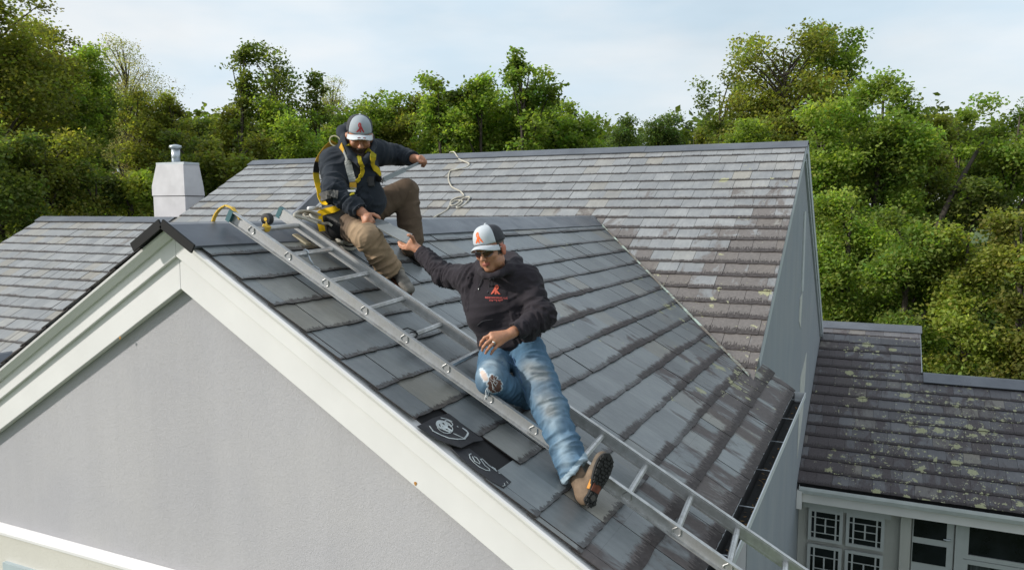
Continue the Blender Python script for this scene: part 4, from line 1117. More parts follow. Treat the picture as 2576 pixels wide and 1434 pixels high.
# materials of people
def skin_mat():
    t = NT('skin'); a = t.n('VertexColor', layer_name='col').outputs[0]; v = t.coord()
    n = t.noise(v, 30, 4); t.color(t.mix(1.0, a, t.ramp(n, .3, .7, (.86, .84, .84), (1.1, 1.08, 1.06)), 'MULTIPLY'))
    t.b.inputs['Roughness'].default_value = .5; t.b.inputs['Subsurface Weight'].default_value = .08
    t.b.inputs['Subsurface Radius'].default_value = (.012, .004, .002)
    t.bump(t.noise(v, 160, 3), .15, .001); return t.m
M_skin = skin_mat()
def cloth_mat(name, rough=.9, weave=420, b=.25, attr=True, col=(.1, .1, .1), sheen=.0, var=.12, scale=9):
    t = NT(name); v = t.coord(); f = t.noise(v, scale, 5, .6)
    g = t.ramp(f, .3, .7, (1 - var,) * 3, (1 + var,) * 3)
    base = t.n('VertexColor', layer_name='col').outputs[0] if attr else None
    if base is None:
        q = t.n('RGB'); q.outputs[0].default_value = (*col, 1); base = q.outputs[0]
    t.color(t.mix(1.0, base, g, 'MULTIPLY')); t.b.inputs['Roughness'].default_value = rough
    t.b.inputs['Sheen Weight'].default_value = sheen; t.b.inputs['Specular IOR Level'].default_value = .25
    t.bump(t.math('ADD', t.noise(v, weave, 2), t.math('MULTIPLY', t.noise(v, 45, 4), 1.2)), b, .002); return t.m
M_cloth = cloth_mat('hoodie cloth', sheen=.05)
M_denim = cloth_mat('denim', weave=500, b=.3, var=.16, scale=14)
M_canvas = cloth_mat('work trousers', var=.14, scale=11)
M_boot = cloth_mat('boot leather', rough=.75, weave=90, b=.4, var=.2, scale=25)
M_sole = simple('black tread rubber', (.016, .016, .016), .75, var=.3, scale=40, bump=.8, bscale=70)
M_solebrown = simple('brown sole', (.14, .06, .03), .7, var=.2)
M_orange = simple('orange embroidery', (.85, .16, .03), .6, var=.05)
M_red = simple('red embroidery', (.42, .035, .04), .6, var=.08)
M_pink = simple('printed red lettering', (.50, .09, .08), .7)
M_hatgrey = simple('grey cap cloth', (.34, .38, .42), .8, var=.05, bump=.2, bscale=300)
M_hatpale = simple('pale grey cap cloth', (.52, .56, .60), .8, var=.04, bump=.2, bscale=300)
M_hatdark = simple('dark mesh cloth', (.035, .037, .045), .8, var=.2, scale=60, bump=.5, bscale=260)
M_strap = cloth_mat('webbing', attr=True, weave=200, b=.2)
M_metal = simple('steel', (.62, .62, .60), .3, metal=.85)
M_lens = simple('red brown sunglass lens', (.05, .012, .008), .08, spec=.8)
M_hair = simple('dark hair', (.050, .030, .022), .8, var=.3, scale=60, bump=.5, bscale=200)

def head_field(f, c, R, sc=1.0, jaw=1.0):
    """R rows: right of the face (its own left hand side positive x), forward y, up z"""
    R = np.array(R)
    def W_(p): return v3(c) + (np.array(p) * sc) @ R
    def E(p, r, k=.012, op='add'): f.ell(W_(p), R, np.array(r) * sc, k * sc, op)
    E((0, -.010, .045), (.077, .098, .095), .02)
    E((0, .020, -.035), (.062 * jaw, .070, .082), .03)
    E((0, .060, -.098), (.030 * jaw, .026, .022), .025)
    for s_ in (-1, 1):
        E((s_ * .040, .068, -.022), (.022, .020, .018), .02)
        E((s_ * .048 * jaw, .015, -.072), (.020, .040, .026), .025)
        E((s_ * .080, -.008, -.012), (.010, .021, .033), .008); E((s_ * .086, -.014, .002), (.006, .016, .018), .006)
        E((s_ * .031, .098, .002), (.017, .012, .010), .010, 'sub')
        E((s_ * .031, .084, .001), (.0135, .0125, .0115), .003)
        f.cone(W_((s_ * .012, .088, .020)), W_((s_ * .048, .076, .020)), .009 * sc, .007 * sc, .014 * sc)
        E((s_ * .012, .104, -.034), (.009, .010, .008), .008)
        E((s_ * .0085, .110, -.043), (.004, .005, .004), .004, 'sub')
    f.cone(W_((0, .094, .008)), W_((0, .118, -.030)), .0085 * sc, .0115 * sc, .014 * sc)
    E((0, .098, -.060), (.023, .009, .0055), .006); E((0, .096, -.070), (.020, .009, .0065), .006)
    E((0, .108, -.0655), (.020, .006, .0016), .003, 'sub')
    return W_
def finger(f, pts, r0, r1=None, k=.006):
    pts = [P_(*p) for p in pts]; n = len(pts); r1 = r1 or r0 * .78
    for i in range(n - 1):
        f.cone(pts[i], pts[i + 1], r0 + (r1 - r0) * i / (n - 1), r0 + (r1 - r0) * (i + 1) / (n - 1), k)
    return pts[-1]

def cap_parts(person, W_, R, sc, front, brim_mat, back, emb, emb_x=0., tags=False, yaw=0):
    """trucker cap built on the head: front panel, mesh back, brim, button, emblem"""
    R = np.array(R); z0 = .040
    def dome(phi, th):        # phi azimuth from the front, th 0..1 rim to top
        rx, ry = .0865, .108
        s_ = math.cos(th * math.pi / 2) ** .62; h = math.sin(th * math.pi / 2) ** .95
        fz = 1 + .09 * max(0, math.cos(phi)) ** 2 * math.sin(th * math.pi)
        x = math.sin(phi) * rx * s_ * (1.0 if th > 0 else 1); y = math.cos(phi) * ry * s_ * fz - .008
        z = z0 + .004 - .012 * math.cos(phi) * -1 * (1 - th) * .5 + h * .100 * (1 + .05 * math.cos(phi))
        return (x, y, z)
    def patch(name, a0, a1, mat, parent, off=0):
        mb = MB(); nu, nv = 22, 14; g = {}
        for i in range(nu + 1):
            for j in range(nv + 1):
                phi = a0 + (a1 - a0) * i / nu; p = np.array(dome(phi, j / nv * .985)); p = p * (1 + off); g[i, j] = mb.vert(W_(p))
        for i in range(nu):
            for j in range(nv): mb.face((g[i, j], g[i, j + 1], g[i + 1, j + 1], g[i + 1, j]))
        o = mb.build(name, mat, parent, True)
        so_ = o.modifiers.new('s', 'SOLIDIFY'); so_.thickness = .003; so_.offset = -1; return o
    fa = 1.02
    cap = patch('cap', -fa, fa, front, person, .004)
    patch('mesh_back', fa - .03, 2 * math.pi - fa + .03, back, cap)
    mb = MB(); g = {}; nu, nv = 24, 9
    for i in range(nu + 1):
        for j in range(nv + 1):
            u = i / nu * 2 - 1; v_ = j / nv; ph = u * 1.18
            x0, y0, zz = dome(ph, 0.0)
            L_ = .064 * (1 - abs(u) ** 2.6)
            x = x0 * (1 + .06 * v_); y = y0 + L_ * v_ + .002
            z = z0 + .010 - .006 * v_ - .055 * (x / .085) ** 2 * (.42 + .42 * v_) + .010 * v_ * (1 - v_)
            g[i, j] = mb.vert(W_((x, y, z)))
    for i in range(nu):
        for j in range(nv): mb.face((g[i, j], g[i + 1, j], g[i + 1, j + 1], g[i, j + 1]))
    br = mb.build('brim', brim_mat, cap, True); so_ = br.modifiers.new('s', 'SOLIDIFY'); so_.thickness = .0035
    mb = MB(); p = np.array(dome(0, .99)); q = W_((0, -.008, p[2] + .002)); mb.tube([q - R[2] * .004, q + R[2] * .001, q + R[2] * .004], [.008, .0085, .004], 12); mb.build('button', brim_mat, cap, True)
    # emblem embroidered on the front panel
    def on_dome(a, b):
        ph = (a + emb_x) / .095; th = (b + .038) / .128
        return W_(np.array(dome(ph, min(.95, th))) * 1.012), None
    emblem(cap, lambda a, b: on_dome(a, b)[0], .054, emb, .003, R)
    if tags:
        for sx in (-.018, .016):
            mb = MB(); a_ = W_((sx, .150, z0 + .0065)); mb.box(a_, R[0] * .011, R[1] * .0055, R[2] * .0012); mb.build('sticker', M_hatdark, br)
            mb = MB(); a_ = W_((sx, .163, z0 + .0035)); mb.box(a_, R[0] * .012, R[1] * .004, R[2] * .0012); mb.build('sticker', M_white, br)
            mb = MB(); a_ = W_((sx + .001, .149, z0 + .0085)); mb.tube([a_, a_ + R[2] * .0008], .0042, 10); mb.build('sticker', M_red, br)
    return cap
def emblem(parent, f, s, mat, th, R):
    """slanting A joined to an R, drawn as strokes; f maps flat metres to the surface"""
    strokes = [([(-.50, -.50), (-.30, -.28), (-.08, .05), (.02, .30), (.06, .45)], [.05, .10, .11, .09, .07]),
               ([(-.10, .22), (.02, .45), (.20, .45), (.28, .28), (.22, .10), (.06, -.02)], [.04, .07, .08, .09, .08, .05]),
               ([(-.02, -.02), (.02, -.25), (-.02, -.50)], [.05, .09, .10]),
               ([(.06, -.02), (.20, -.28), (.36, -.42), (.52, -.50)], [.05, .10, .08, .02]), ([(-.20, -.10), (.02, .0), (.10, .06)], [.04, .06, .04])]
    mb = MB()
    for pts, ws in strokes:
        L_ = []
        for i, (x, y) in enumerate(pts):
            a = pts[max(0, i - 1)]; b = pts[min(len(pts) - 1, i + 1)]; dx, dy = b[0] - a[0], b[1] - a[1]; l = math.hypot(dx, dy) or 1
            nx, ny = -dy / l * ws[i], dx / l * ws[i]
            L_.append((mb.vert(f((x + nx) * s, (y + ny) * s)), mb.vert(f((x - nx) * s, (y - ny) * s))))
        for i in range(len(L_) - 1): mb.face((L_[i][0], L_[i][1], L_[i + 1][1], L_[i + 1][0]))
    o = mb.build('emblem', mat, parent); so_ = o.modifiers.new('s', 'SOLIDIFY'); so_.thickness = .0012; so_.offset = 0
    return o
def boot(person, heel, toe, upv, ankle, cols, sole_mat, sc=1.0, label=None, shaft=.0):
    """heel/toe: points on the sole line, upv: from sole towards the ankle"""
    heel, toe, upv, ankle = map(v3, (heel, toe, upv, ankle)); f_ = toe - heel; Ln = np.linalg.norm(f_); f_ /= Ln
    upv = upv - f_ * (upv @ f_); upv /= np.linalg.norm(upv); s_ = np.cross(f_, upv)
    R = np.array([s_, f_, upv])
    def W_(x, y, z): return heel + s_ * x + f_ * y + upv * z
    allp = np.array([heel, toe, ankle]); fl = Field(allp.min(0) - .14, allp.max(0) + .14, .0055)
    fl.ell(W_(0, .055, .050), R, (.037, .055, .050), .03)
    fl.ell(W_(0, Ln * .72, .040), R, (.046, .088, .034), .03)
    fl.ell(W_(0, Ln * .88, .034), R, (.042, .042, .030), .02)
    fl.cone(W_(0, .07, .07), W_(0, Ln * .62, .055), .040, .034, .03)
    fl.cone(W_(0, .060, .07), ankle, .043, .047, .025)
    fl.cone(W_(0, Ln*.35, .095), W_(0, Ln * .62, .066), .014, .010, .015)
    V, Q = fl.mesh(); V = relax(V, Q, 1)
    # flatten beneath
    z = (V - heel) @ upv; V = V + upv[None] * np.maximum(0, .004 - z)[:, None] * (z < .03)[:, None]
    col = cols(V, heel, f_, upv, Ln)
    b = mesh_from(V, Q, 'boot', M_boot, person, col)
    if label: b['label'] = label
    # sole: outline extruded, with tread blocks
    mb = MB(); out_ = []
    n = 40
    def half(y): 
        t = y / Ln
        return sc * (.036 * (1 - max(0, (.10 - t) / .10) ** 2.2) if t < .10 else (.036 - .009 * math.sin(math.pi * min(1, (t - .10) / .32)) if t < .42 else .036 + .014 * math.sin(math.pi * min(1, (t - .42) / .62)) if t < .86 else .050 * math.sqrt(max(0.0, 1 - ((t - .82) / .20) ** 2)) * .93))
    ys = [Ln * (-.02 + 1.05 * i / n) for i in range(n + 1)]
    ring = [(half(max(.0, y)) if i not in (0, n) else .004, y) for i, y in enumerate(ys)] 
    ring = ring + [(-x, y) for x, y in ring[::-1]]
    mb.prism([W_(x, y, .012) for x, y in ring], -upv * .014)
    so_ = mb.build('sole', sole_mat, b, bevel=.003)
    mb = MB(); rr = random.Random(3)
    for iy in range(14):
        y0 = Ln * (.03 + iy * .068); 
        if .30 < y0 / Ln < .42: continue
        hw_ = half(y0) - .004; nx = 3 if iy % 2 else 4
        for ix in range(nx):
            x0 = -hw_ + (ix + .5) * 2 * hw_ / nx
            mb.box(W_(x0, y0 + .004 * (ix % 2), -.0055), s_ * (hw_ / nx * .78), f_ * (Ln * .024), upv * .0038)
    mb.build('tread_pattern', M_sole, so_)
    return b, W_, Ln, f_, upv, s_, so_
def ribbon(parent, name, pts, w, colf, body=None, lift=.006, thick=.0035, wdir=None, mat=None):
    """webbing laid over a body: pts in world; width direction lies in the surface"""
    pts = smoothpts(pts, 6); mb = MB(); rows = []
    for i, p in enumerate(pts):
        d = (pts[min(i + 1, len(pts) - 1)] - pts[max(0, i - 1)]).normalized()
        if body:
            loc_, n_, _, _ = body.find_nearest(p); 
            if n_.dot(p - loc_) < 0 and (p - loc_).length > .002: pass
            nrm = n_; q = loc_ + n_ * lift if (p - loc_).length < .05 else p
        else: nrm = Vector(wdir); q = p
        s_ = d.cross(nrm).normalized() * w / 2
        c = colf(i / (len(pts) - 1))
        rows.append([mb.vert(q - s_ + nrm * thick, c), mb.vert(q + nrm * thick * 1.3, c), mb.vert(q + s_ + nrm * thick, c), mb.vert(q + s_ - nrm * thick * .6, c), mb.vert(q - s_ - nrm * thick * .6, c)])
    for i in range(len(rows) - 1):
        for k in range(5):
            j = (k + 1) % 5; mb.face((rows[i][k], rows[i + 1][k], rows[i + 1][j], rows[i][j]))
    mb.face(rows[0]); mb.face(rows[-1][::-1])
    return mb.build(name, mat or M_strap, parent, False)
def raypt(bvh, x, y, lift=.004):
    r_ = bvh.ray_cast(CAM, ray(x, y))
    return (r_[0] - ray(x, y) * lift) if r_[0] else None
def bvh_of(V, Q): return BVHTree.FromPolygons([tuple(v) for v in V], [tuple(int(i) for i in q) for q in Q])
def frame(fwd, upish):
    f_ = v3(fwd) / np.linalg.norm(fwd); x = np.cross(f_, upish); x /= np.linalg.norm(x); u = np.cross(x, f_); return np.array([x, f_, u])

# =================================================================== lower man
def lower_man():
    base = onA(1300, 960)
    J = dict(pel=(1285, 886, 4.80), hipR=(1250, 893, 4.72), hipL=(1322, 888, 4.66), belly=(1272, 825, 4.72), chest=(1262, 750, 4.67), neck=(1246, 680, 4.63),
             shR=(1188, 704, 4.72), shL=(1322, 706, 4.60), elR=(1118, 692, 4.90), wrR=(1053, 629, 5.06), elL=(1362, 793, 4.50), wrL=(1290, 836, 4.38),
             knR=(1234, 955, 4.39), anR=(1330, 1005, 4.66), knL=(1383, 1022, 4.36), anL=(1446, 1183, 4.13))
    J = {k: P_(*v) for k, v in J.items()}
    hc = P_(1234, 628, 4.52)
    yaw, pit, rol = math.radians(27), math.radians(17), math.radians(-6)
    F_ = math.cos(pit) * (math.cos(yaw) * bk - math.sin(yaw) * rt) - math.sin(pit) * up
    HR = frame(F_, up + rt * math.sin(rol))
    allp = np.array(list(J.values()) + [hc]); f = Field(allp.min(0) - .25, allp.max(0) + .22, .0052)
    # body under the clothes
    f.ell(J['pel'], np.array([rt, bk, up]), (.145, .10, .10), .05)
    f.cone(J['pel'], J['chest'], .085, .085, .05); f.cone(J['chest'], J['neck'], .08, .055, .04)
    f.chain([J['shR'], J['elR'], J['wrR']], [.050, .040, .027], .03); f.chain([J['shL'], J['elL'], J['wrL']], [.050, .040, .027], .03)
    f.cone(J['shR'], J['chest'], .045, .075, .04); f.cone(J['shL'], J['chest'], .045, .075, .04)
    f.chain([J['hipR'], J['knR'], J['anR']], [.075, .052, .035], .03); f.chain([J['hipL'], J['knL'], J['anL']], [.075, .050, .036], .03)
    W_ = head_field(f, hc, HR, 1.0)
    f.cone(W_((0, -.015, -.06)), J['neck'], .056, .062, .03)
    # left hand resting on the belly
    d0 = 4.37
    kn = [(1237, 841, 4.335), (1240, 850, 4.325), (1247, 857, 4.325), (1254, 866, 4.335)]
    wr = P_(1288, 838, 4.375)
    for k_, r_ in zip(kn, (.0165, .0165, .016, .015)): f.cone(wr + (P_(*k_) - wr) * .18, P_(*k_), .021, r_, .012)
    f.cone(J['wrL'], wr, .028, .026, .02)
    finger(f, [kn[0], (1219, 850, 4.33), (1211, 860, 4.345), (1208.5, 869, 4.365)], .0105)
    finger(f, [kn[1], (1224, 863, 4.31), (1216, 873, 4.325), (1213, 882, 4.35)], .0108)
    finger(f, [kn[2], (1234, 870, 4.31), (1226, 880, 4.325), (1221.5, 889, 4.35)], .0103)
    finger(f, [kn[3], (1246, 876, 4.32), (1239, 884, 4.33), (1235, 891, 4.35)], .0092)
    finger(f, [(1268, 838, 4.39), (1250, 838, 4.41), (1236, 846, 4.42), (1226, 852, 4.425)], .0125, .0095)
    # right hand holding the slate
    wr2 = P_(1047, 624, 5.06); f.cone(J['wrR'], wr2, .028, .027, .02)
    k2 = [(1037, 603, 5.05), (1032, 611, 5.06), (1027, 618, 5.07), (1024, 625, 5.08)]
    for k_, r_ in zip(k2, (.017, .017, .016, .015)): f.cone(wr2, P_(*k_), .021, r_, .012)
    finger(f, [(1041, 607, 5.04), (1037, 597, 5.015), (1031, 592.5, 5.00), (1026.5, 591.5, 5.00)], .0125, .0095)
    finger(f, [k2[0], (1028, 609, 5.10), (1020, 608, 5.12), (1013, 604, 5.13)], .0100)
    finger(f, [k2[1], (1020, 616, 5.11), (1012, 612, 5.13), (1006, 606, 5.14)], .0100)
    finger(f, [k2[2], (1015, 620, 5.10), (1008, 616, 5.12), (1002, 610, 5.14)], .0096)
    finger(f, [k2[3], (1015, 626, 5.10), (1008, 622, 5.12), (1003, 617, 5.13)], .0086)
    V, Q = f.mesh(); V = relax(V, Q, 1)
    skin = np.array([.46, .225, .135]); col = np.tile(skin, (len(V), 1))
    q = (V - hc) @ HR.T
    lip = (np.abs(q[:, 0]) < .024) & (q[:, 2] > -.077) & (q[:, 2] < -.055) & (q[:, 1] > .08); col[lip] = (.36, .12, .09)
    ear = (np.abs(q[:, 0]) > .074) & (q[:, 2] > -.05) & (q[:, 2] < .03) & (q[:, 1] > -.05); col[ear] = (.50, .18, .12)
    stub = (q[:, 1] > .0) & (q[:, 2] < -.05) & (q[:, 2] > -.13) & ~lip & (np.linalg.norm(q, axis=1) < .2); col[stub] *= .82
    hair = (np.linalg.norm(q, axis=1) < .2) & (q[:, 1] < .035) & (q[:, 2] > -.03) & ~ear; col[hair] = (.05, .04, .035)
    man = mesh_from(V, Q, 'person', M_skin, None, col, loc=base)
    tag(man, 'man in black hoodie and ripped blue jeans sitting on the ladder, reaching up', 'person', 'roofers passing a slate')
    bodyQ = (V, Q)
    # eyes behind glasses
    for s_ in (-1, 1):
        pass
    # hoodie
    R0 = np.array([rt, bk, up])
    allp = np.array([J[k] for k in ('pel', 'chest', 'neck', 'shR', 'shL', 'elR', 'wrR', 'elL', 'wrL')]); f = Field(allp.min(0) - .22, allp.max(0) + .2, .0075)
    tl = J['neck'] - J['pel']; Rt = frame(v3(bk) - .22 * rt, tl)
    f.ell(J['pel'] + Rt[2] * .03, Rt, (.168, .128, .10), .05)
    f.ell(J['belly'], Rt, (.180, .138, .13), .06)
    f.ell(P_(1277, 862, 4.70), Rt, (.178, .135, .065), .05)
    f.ell(P_(1318, 856, 4.68), Rt, (.10, .115, .065), .05)
    f.ell(J['chest'], Rt, (.185, .135, .15), .06)
    f.cone(J['shR'] * .9 + J['chest'] * .1, J['neck'], .082, .072, .05); f.cone(J['shL'] * .9 + J['chest'] * .1, J['neck'], .084, .072, .05)
    f.cone(J['shR'], P_(1222, 790, 4.68), .078, .12, .06); f.cone(J['shL'], P_(1305, 800, 4.66), .088, .11, .06)
    f.chain([J['shR'], J['elR'], J['wrR']], [.083, .066, .046], .035); f.chain([J['shL'], J['elL'], J['wrL']], [.086, .068, .050], .03)
    f.cone(J['elL'], P_(1330, 833, 4.48), .066, .052, .04)
    # hood bunched at the neck and collar
    hood = [(1212, 684, 4.56), (1206, 668, 4.66), (1226, 650, 4.76), (1262, 645, 4.80), (1290, 650, 4.74), (1300, 664, 4.64), (1282, 676, 4.53), (1256, 690, 4.47), (1236, 696, 4.47), (1219, 694, 4.49), (1212, 684, 4.55)]
    hp = [P_(*h_) for h_ in hood]; hr = [.020, .026, .032, .036, .038, .034, .027, .020, .016, .017, .020]
    f.chain(hp, hr, .022)
    f.cone(P_(1262, 648, 4.80), P_(1300, 660, 4.70), .040, .036, .03); f.cone(P_(1270, 668, 4.74), P_(1296, 668, 4.66), .050, .040, .03)
    # opening for the neck and the wrists
    f.cone(W_((0, .0, -.02)), J['neck'] + up * .012, .070, .066, .012, 'sub')
    f.ell(W_((0, 0, .02)), HR, (.088, .112, .13), .012, 'sub')
    dR = (J['wrR'] - J['elR']); dR /= np.linalg.norm(dR); dL = (J['wrL'] - J['elL']); dL /= np.linalg.norm(dL)
    f.cone(J['wrR'] + dR * .028, J['wrR'] + dR * .14, .060, .060, .004, 'sub'); f.cone(J['wrL'] + dL * .050, J['wrL'] + dL * .17, .075, .075, .004, 'sub')
    f.cone(J['wrR'] - dR * .01, J['wrR'] + dR * .05, .031, .031, .004, 'sub')
    V, Q = f.mesh(); V = relax(V, Q, 2)
    V = folds(V, Q, [(J['shR'], J['elR'], 44, .020, .026), (J['elR'], J['wrR'], 48, .026, .018), (J['shL'], J['elL'], 34, .010, .030), (J['elL'], J['wrL'], 46, .028, .014), (J['pel'], J['belly'], 30, .020, .018), (J['belly'], J['neck'], 20, .016, .004)], .0085, 2.0)
    # ribbed cuffs and hem: squeezed bands
    N_ = vnormals(V, Q); cuffR = ((V - J['wrR']) @ dR > -.035) & (np.linalg.norm(V - J['wrR'], axis=1) < .12); cuffL = ((V - J['wrL']) @ dL > -.005) & (np.linalg.norm(V - J['wrL'], axis=1) < .12)
    V = V - N_ * (cuffR[:, None] * .006 + cuffL[:, None] * .008)
    col = np.tile(np.array([.026, .022, .028]), (len(V), 1)); col[cuffR | cuffL] = (.022, .017, .024)
    hd = mesh_from(V, Q, 'hoodie', M_cloth, man, col); bv = bvh_of(V, Q)
    # kangaroo pocket seam, half zip placket, drawstring
    mb = MB()
    for ln_ in ([(1196, 842), (1200, 820), (1215, 808), (1240, 804)], [(1302, 812), (1322, 832)]):
        pp = [raypt(bv, *p) for p in ln_]; pp = [p for p in pp if p is not None]
        if len(pp) > 1: mb.tube(smoothpts(pp, 5), .0022, 5)
    mb.build('pocket_seam', M_hatdark, hd)
    mb = MB(); pp = [raypt(bv, *p, .003) for p in ((1233, 702), (1231, 720), (1226, 738))]; pp = [p for p in pp if p is not None]
    if len(pp) > 1: mb.tube(smoothpts(pp, 4), .0035, 6)
    pp = [raypt(bv, *p, .003) for p in ((1241, 700), (1239, 718), (1226, 738))]; pp = [p for p in pp if p is not None]
    if len(pp) > 1: mb.tube(smoothpts(pp, 4), .0028, 6)
    mb.build('placket', M_hatdark, hd)
    mb = MB(); pp = [raypt(bv, *p, .006) for p in ((1212, 702), (1208, 714), (1204, 722))]; pp = [p for p in pp if p is not None]
    if len(pp) > 1: mb.tube(smoothpts(pp, 4), .0024, 6)
    mb.build('drawstring', M_hatdark, hd, True)
    mb = MB(); q = raypt(bv, 1204, 725, .006)
    if q is not None: mb.tube([q, q - Vector(up) * .012], .0032, 6); mb.build('drawstring_tip', M_metal, hd, True)
    # chest emblem and the lettering beneath it
    c0 = Vector(P_(1246, 729, 4.45)); ex = Vector(rt * .985 + up * -.02 - bk * .0).normalized(); ey = Vector(up).normalized()
    def proj_(a, b):
        o = c0 + ex * a + ey * b; r_ = bv.ray_cast(o + Vector(bk) * .15, -Vector(bk))
        return (r_[0] + Vector(bk) * .0035) if r_[0] else o
    emblem(hd, proj_, .052, simple('dull red embroidery', (.62, .10, .055), .7), .002, None)
    def text(body, size, dx, dy, mat):
        cu = bpy.data.curves.new('t', 'FONT'); cu.body = body; cu.size = size; cu.align_x = 'CENTER'; cu.offset = .0004
        ob = bpy.data.objects.new('t', cu); COL.objects.link(ob); dg = bpy.context.evaluated_depsgraph_get()
        me = bpy.data.meshes.new_from_object(ob.evaluated_get(dg)); bpy.data.objects.remove(ob)
        for v in me.vertices: v.co = proj_(v.co.x + dx, v.co.y + dy)
        me.materials.clear(); me.materials.append(mat); return link(me, 'lettering', hd)
    text('REDE ROOFING, LLC', .0142, .004, -.052, M_pink); text('774 992 8299', .0142, .002, -.068, M_pink)
    # jeans
    ks = ('pel', 'hipR', 'hipL', 'knR', 'anR', 'knL', 'anL'); allp = np.array([J[k] for k in ks]); f = Field(allp.min(0) - .2, allp.max(0) + .2, .0068)
    f.ell(J['pel'] - up * .01, Rt, (.158, .118, .10), .05)
    f.chain([J['hipR'], J['knR']], [.104, .084], .03); f.chain([J['knR'], J['anR']], [.082, .058], .02)
    f.chain([J['hipL'], J['knL'], J['anL'] + (J['anL'] - J['knL']) * .18], [.122, .092, .075], .028)
    hdir = rt * .72 - up * .66 + bk * .15; hdir /= np.linalg.norm(hdir); hc_ = P_(1444, 1184, 4.11)
    f.ell(hc_ + hdir * .42, np.eye(3), (.42, .42, .42), .004, 'sub')
    f.cone(J['anL'] + (J['anL'] - J['knL']) * -.05, J['anL'] + (J['anL'] - J['knL']) * .3, .056, .060, .004, 'sub')
    V, Q = f.mesh(); V = relax(V, Q, 2)
    V = folds(V, Q, [(J['hipR'], J['knR'], 34, .022, .006), (J['knR'], J['anR'], 30, .016, .014), (J['hipL'], J['knL'], 27, .016, .030), (J['knL'], J['anL'], 30, .024, .032)], .0080, 5.0)
    b = bvh_of(V, Q); n0 = vnoise(V * 9); n1 = vnoise(V * 26 + 4); n2 = vnoise(V * 70 + 9); nS = vnoise(V * np.array([60, 60, 14]) + 3)
    base_ = np.array([.070, .140, .220]); pale = np.array([.29, .375, .44]); grey = np.array([.22, .235, .24])
    def near(x, y, r): 
        q = raypt(b, x, y, 0)
        if q is None: return np.zeros(len(V))
        return np.exp(-(np.linalg.norm(V - np.array(q), axis=1) / r) ** 2)
    col = base_[None] * (.82 + .36 * nS)[:, None]
    fade = np.clip(near(1225, 935, .07) * 1.1 + near(1232, 915, .06) + near(1340, 930, .08) * .7 + near(1385, 1010, .07) + near(1395, 1060, .06) * .8 + near(1415, 1120, .06) * .8 + near(1425, 1165, .05) * .7 + near(1262, 905, .04) * .6, 0, 1) * (.45 + .7 * n1)
    fade = np.clip(fade, 0, 1)[:, None]; col = col * (1 - fade) + pale * fade
    dirt = np.clip(near(1362, 945, .055) * 1.2 + near(1370, 990, .06) * 1.2 + near(1330, 925, .05) * .8 + near(1385, 1035, .04), 0, 1) * np.clip((n0 - .25) * 3, 0, 1); dirt = np.clip(dirt, 0, .85)[:, None]; col = col * (1 - dirt) + grey * dirt
    def ellm(x, y, ra, rb, rot=0.):
        q = raypt(b, x, y, 0)
        if q is None: return np.full(len(V), 9.)
        d = V - np.array(q); u_ = d @ rt; w_ = d @ up; u2 = u_ * math.cos(rot) + w_ * math.sin(rot); w2 = -u_ * math.sin(rot) + w_ * math.cos(rot)
        return np.sqrt((u2 / ra) ** 2 + (w2 / rb) ** 2) + (d @ bk < -.06) * 9 + (n2 - .5) * .5
    e = ellm(1243, 968, .041, .050, .5); col[e < 1.10] = (.50, .58, .64); col[e < .95] = (.115, .062, .048)
    e = ellm(1218, 945, .016, .034, .5); col[e < 1.25] = (.55, .62, .68); col[e < .9] = (.62, .50, .44)
    e = ellm(1250, 900, .02, .004); 
    hemm = ((V - hc_) @ hdir > -.022) & (np.linalg.norm(V - hc_, axis=1) < .14); col[hemm] = pale * 1.15
    jn = mesh_from(V, Q, 'jeans', M_denim, man, np.clip(col, 0, 1))
    bj = bvh_of(V, Q); mb = MB(); rr = random.Random(4)
    for k in range(8):       # frayed threads across the torn knee
        x0, y0 = 1229 + rr.uniform(0, 26), 948 + rr.uniform(-2, 30)
        pp = [raypt(bj, x0 + rr.uniform(-2, 2) + s_ * rr.uniform(.5, 4), y0 + s_ * 4.5, .004) for s_ in range(4)]; pp = [p for p in pp if p is not None]
        if len(pp) > 2: mb.tube(smoothpts(pp, 3), .0010, 4)
    for q_ in ([(1226, 975), (1221, 985), (1222, 995), (1219, 1004)], [(1228, 978), (1224, 990), (1226, 1003)], [(1231, 980), (1228, 992), (1223, 1000)]):
        a_ = raypt(bj, *q_[0], .004)
        if a_ is None: continue
        dd = (a_ - CAM).dot(FW); mb.tube(smoothpts([at(x, y, dd - .01) for x, y in q_], 3), .0014, 4)
    mb.build('frayed_thread', simple('white thread', (.68, .72, .74), .9), jn)
    # side seam, fly
    mb = MB()
    for ln_ in ([(1290, 896), (1296, 915), (1312, 960), (1335, 1030), (1362, 1100), (1392, 1170)], [(1283, 893), (1286, 905), (1280, 914)], [(1262, 912), (1275, 908), (1300, 922)]):
        pp = [raypt(bj, *p, .002) for p in ln_]; pp = [p for p in pp if p is not None]
        if len(pp) > 1: mb.tube(smoothpts(pp, 5), .0022, 5)
    mb.build('seam', simple('denim seam', (.06, .12, .24), .9), jn)
    # left boot, sole towards the camera
    def bc(V_, heel, f_, u_, Ln):
        n = vnoise(V_ * 30); t = (V_ - heel) @ f_ / Ln; c = np.array([.185, .13, .088])[None] * (.75 + .5 * n)[:, None]; c[t > .62] *= np.array([.75, .85, .95]); c[(V_ - heel) @ u_ > .10] *= .8; return c
    heel = P_(1480, 1275, 3.97); toe = P_(1532, 1144, 4.06); upv = v3(FW) * 1.0 - rt * .62 + up * .05
    b1, Wb, Ln, f_, u_, s_, so_ = boot(man, heel, toe, upv, J['anL'] + (J['knL'] - J['anL']) * .05, bc, M_sole, sc=1.16, label='tan work boot with its black tread facing out')
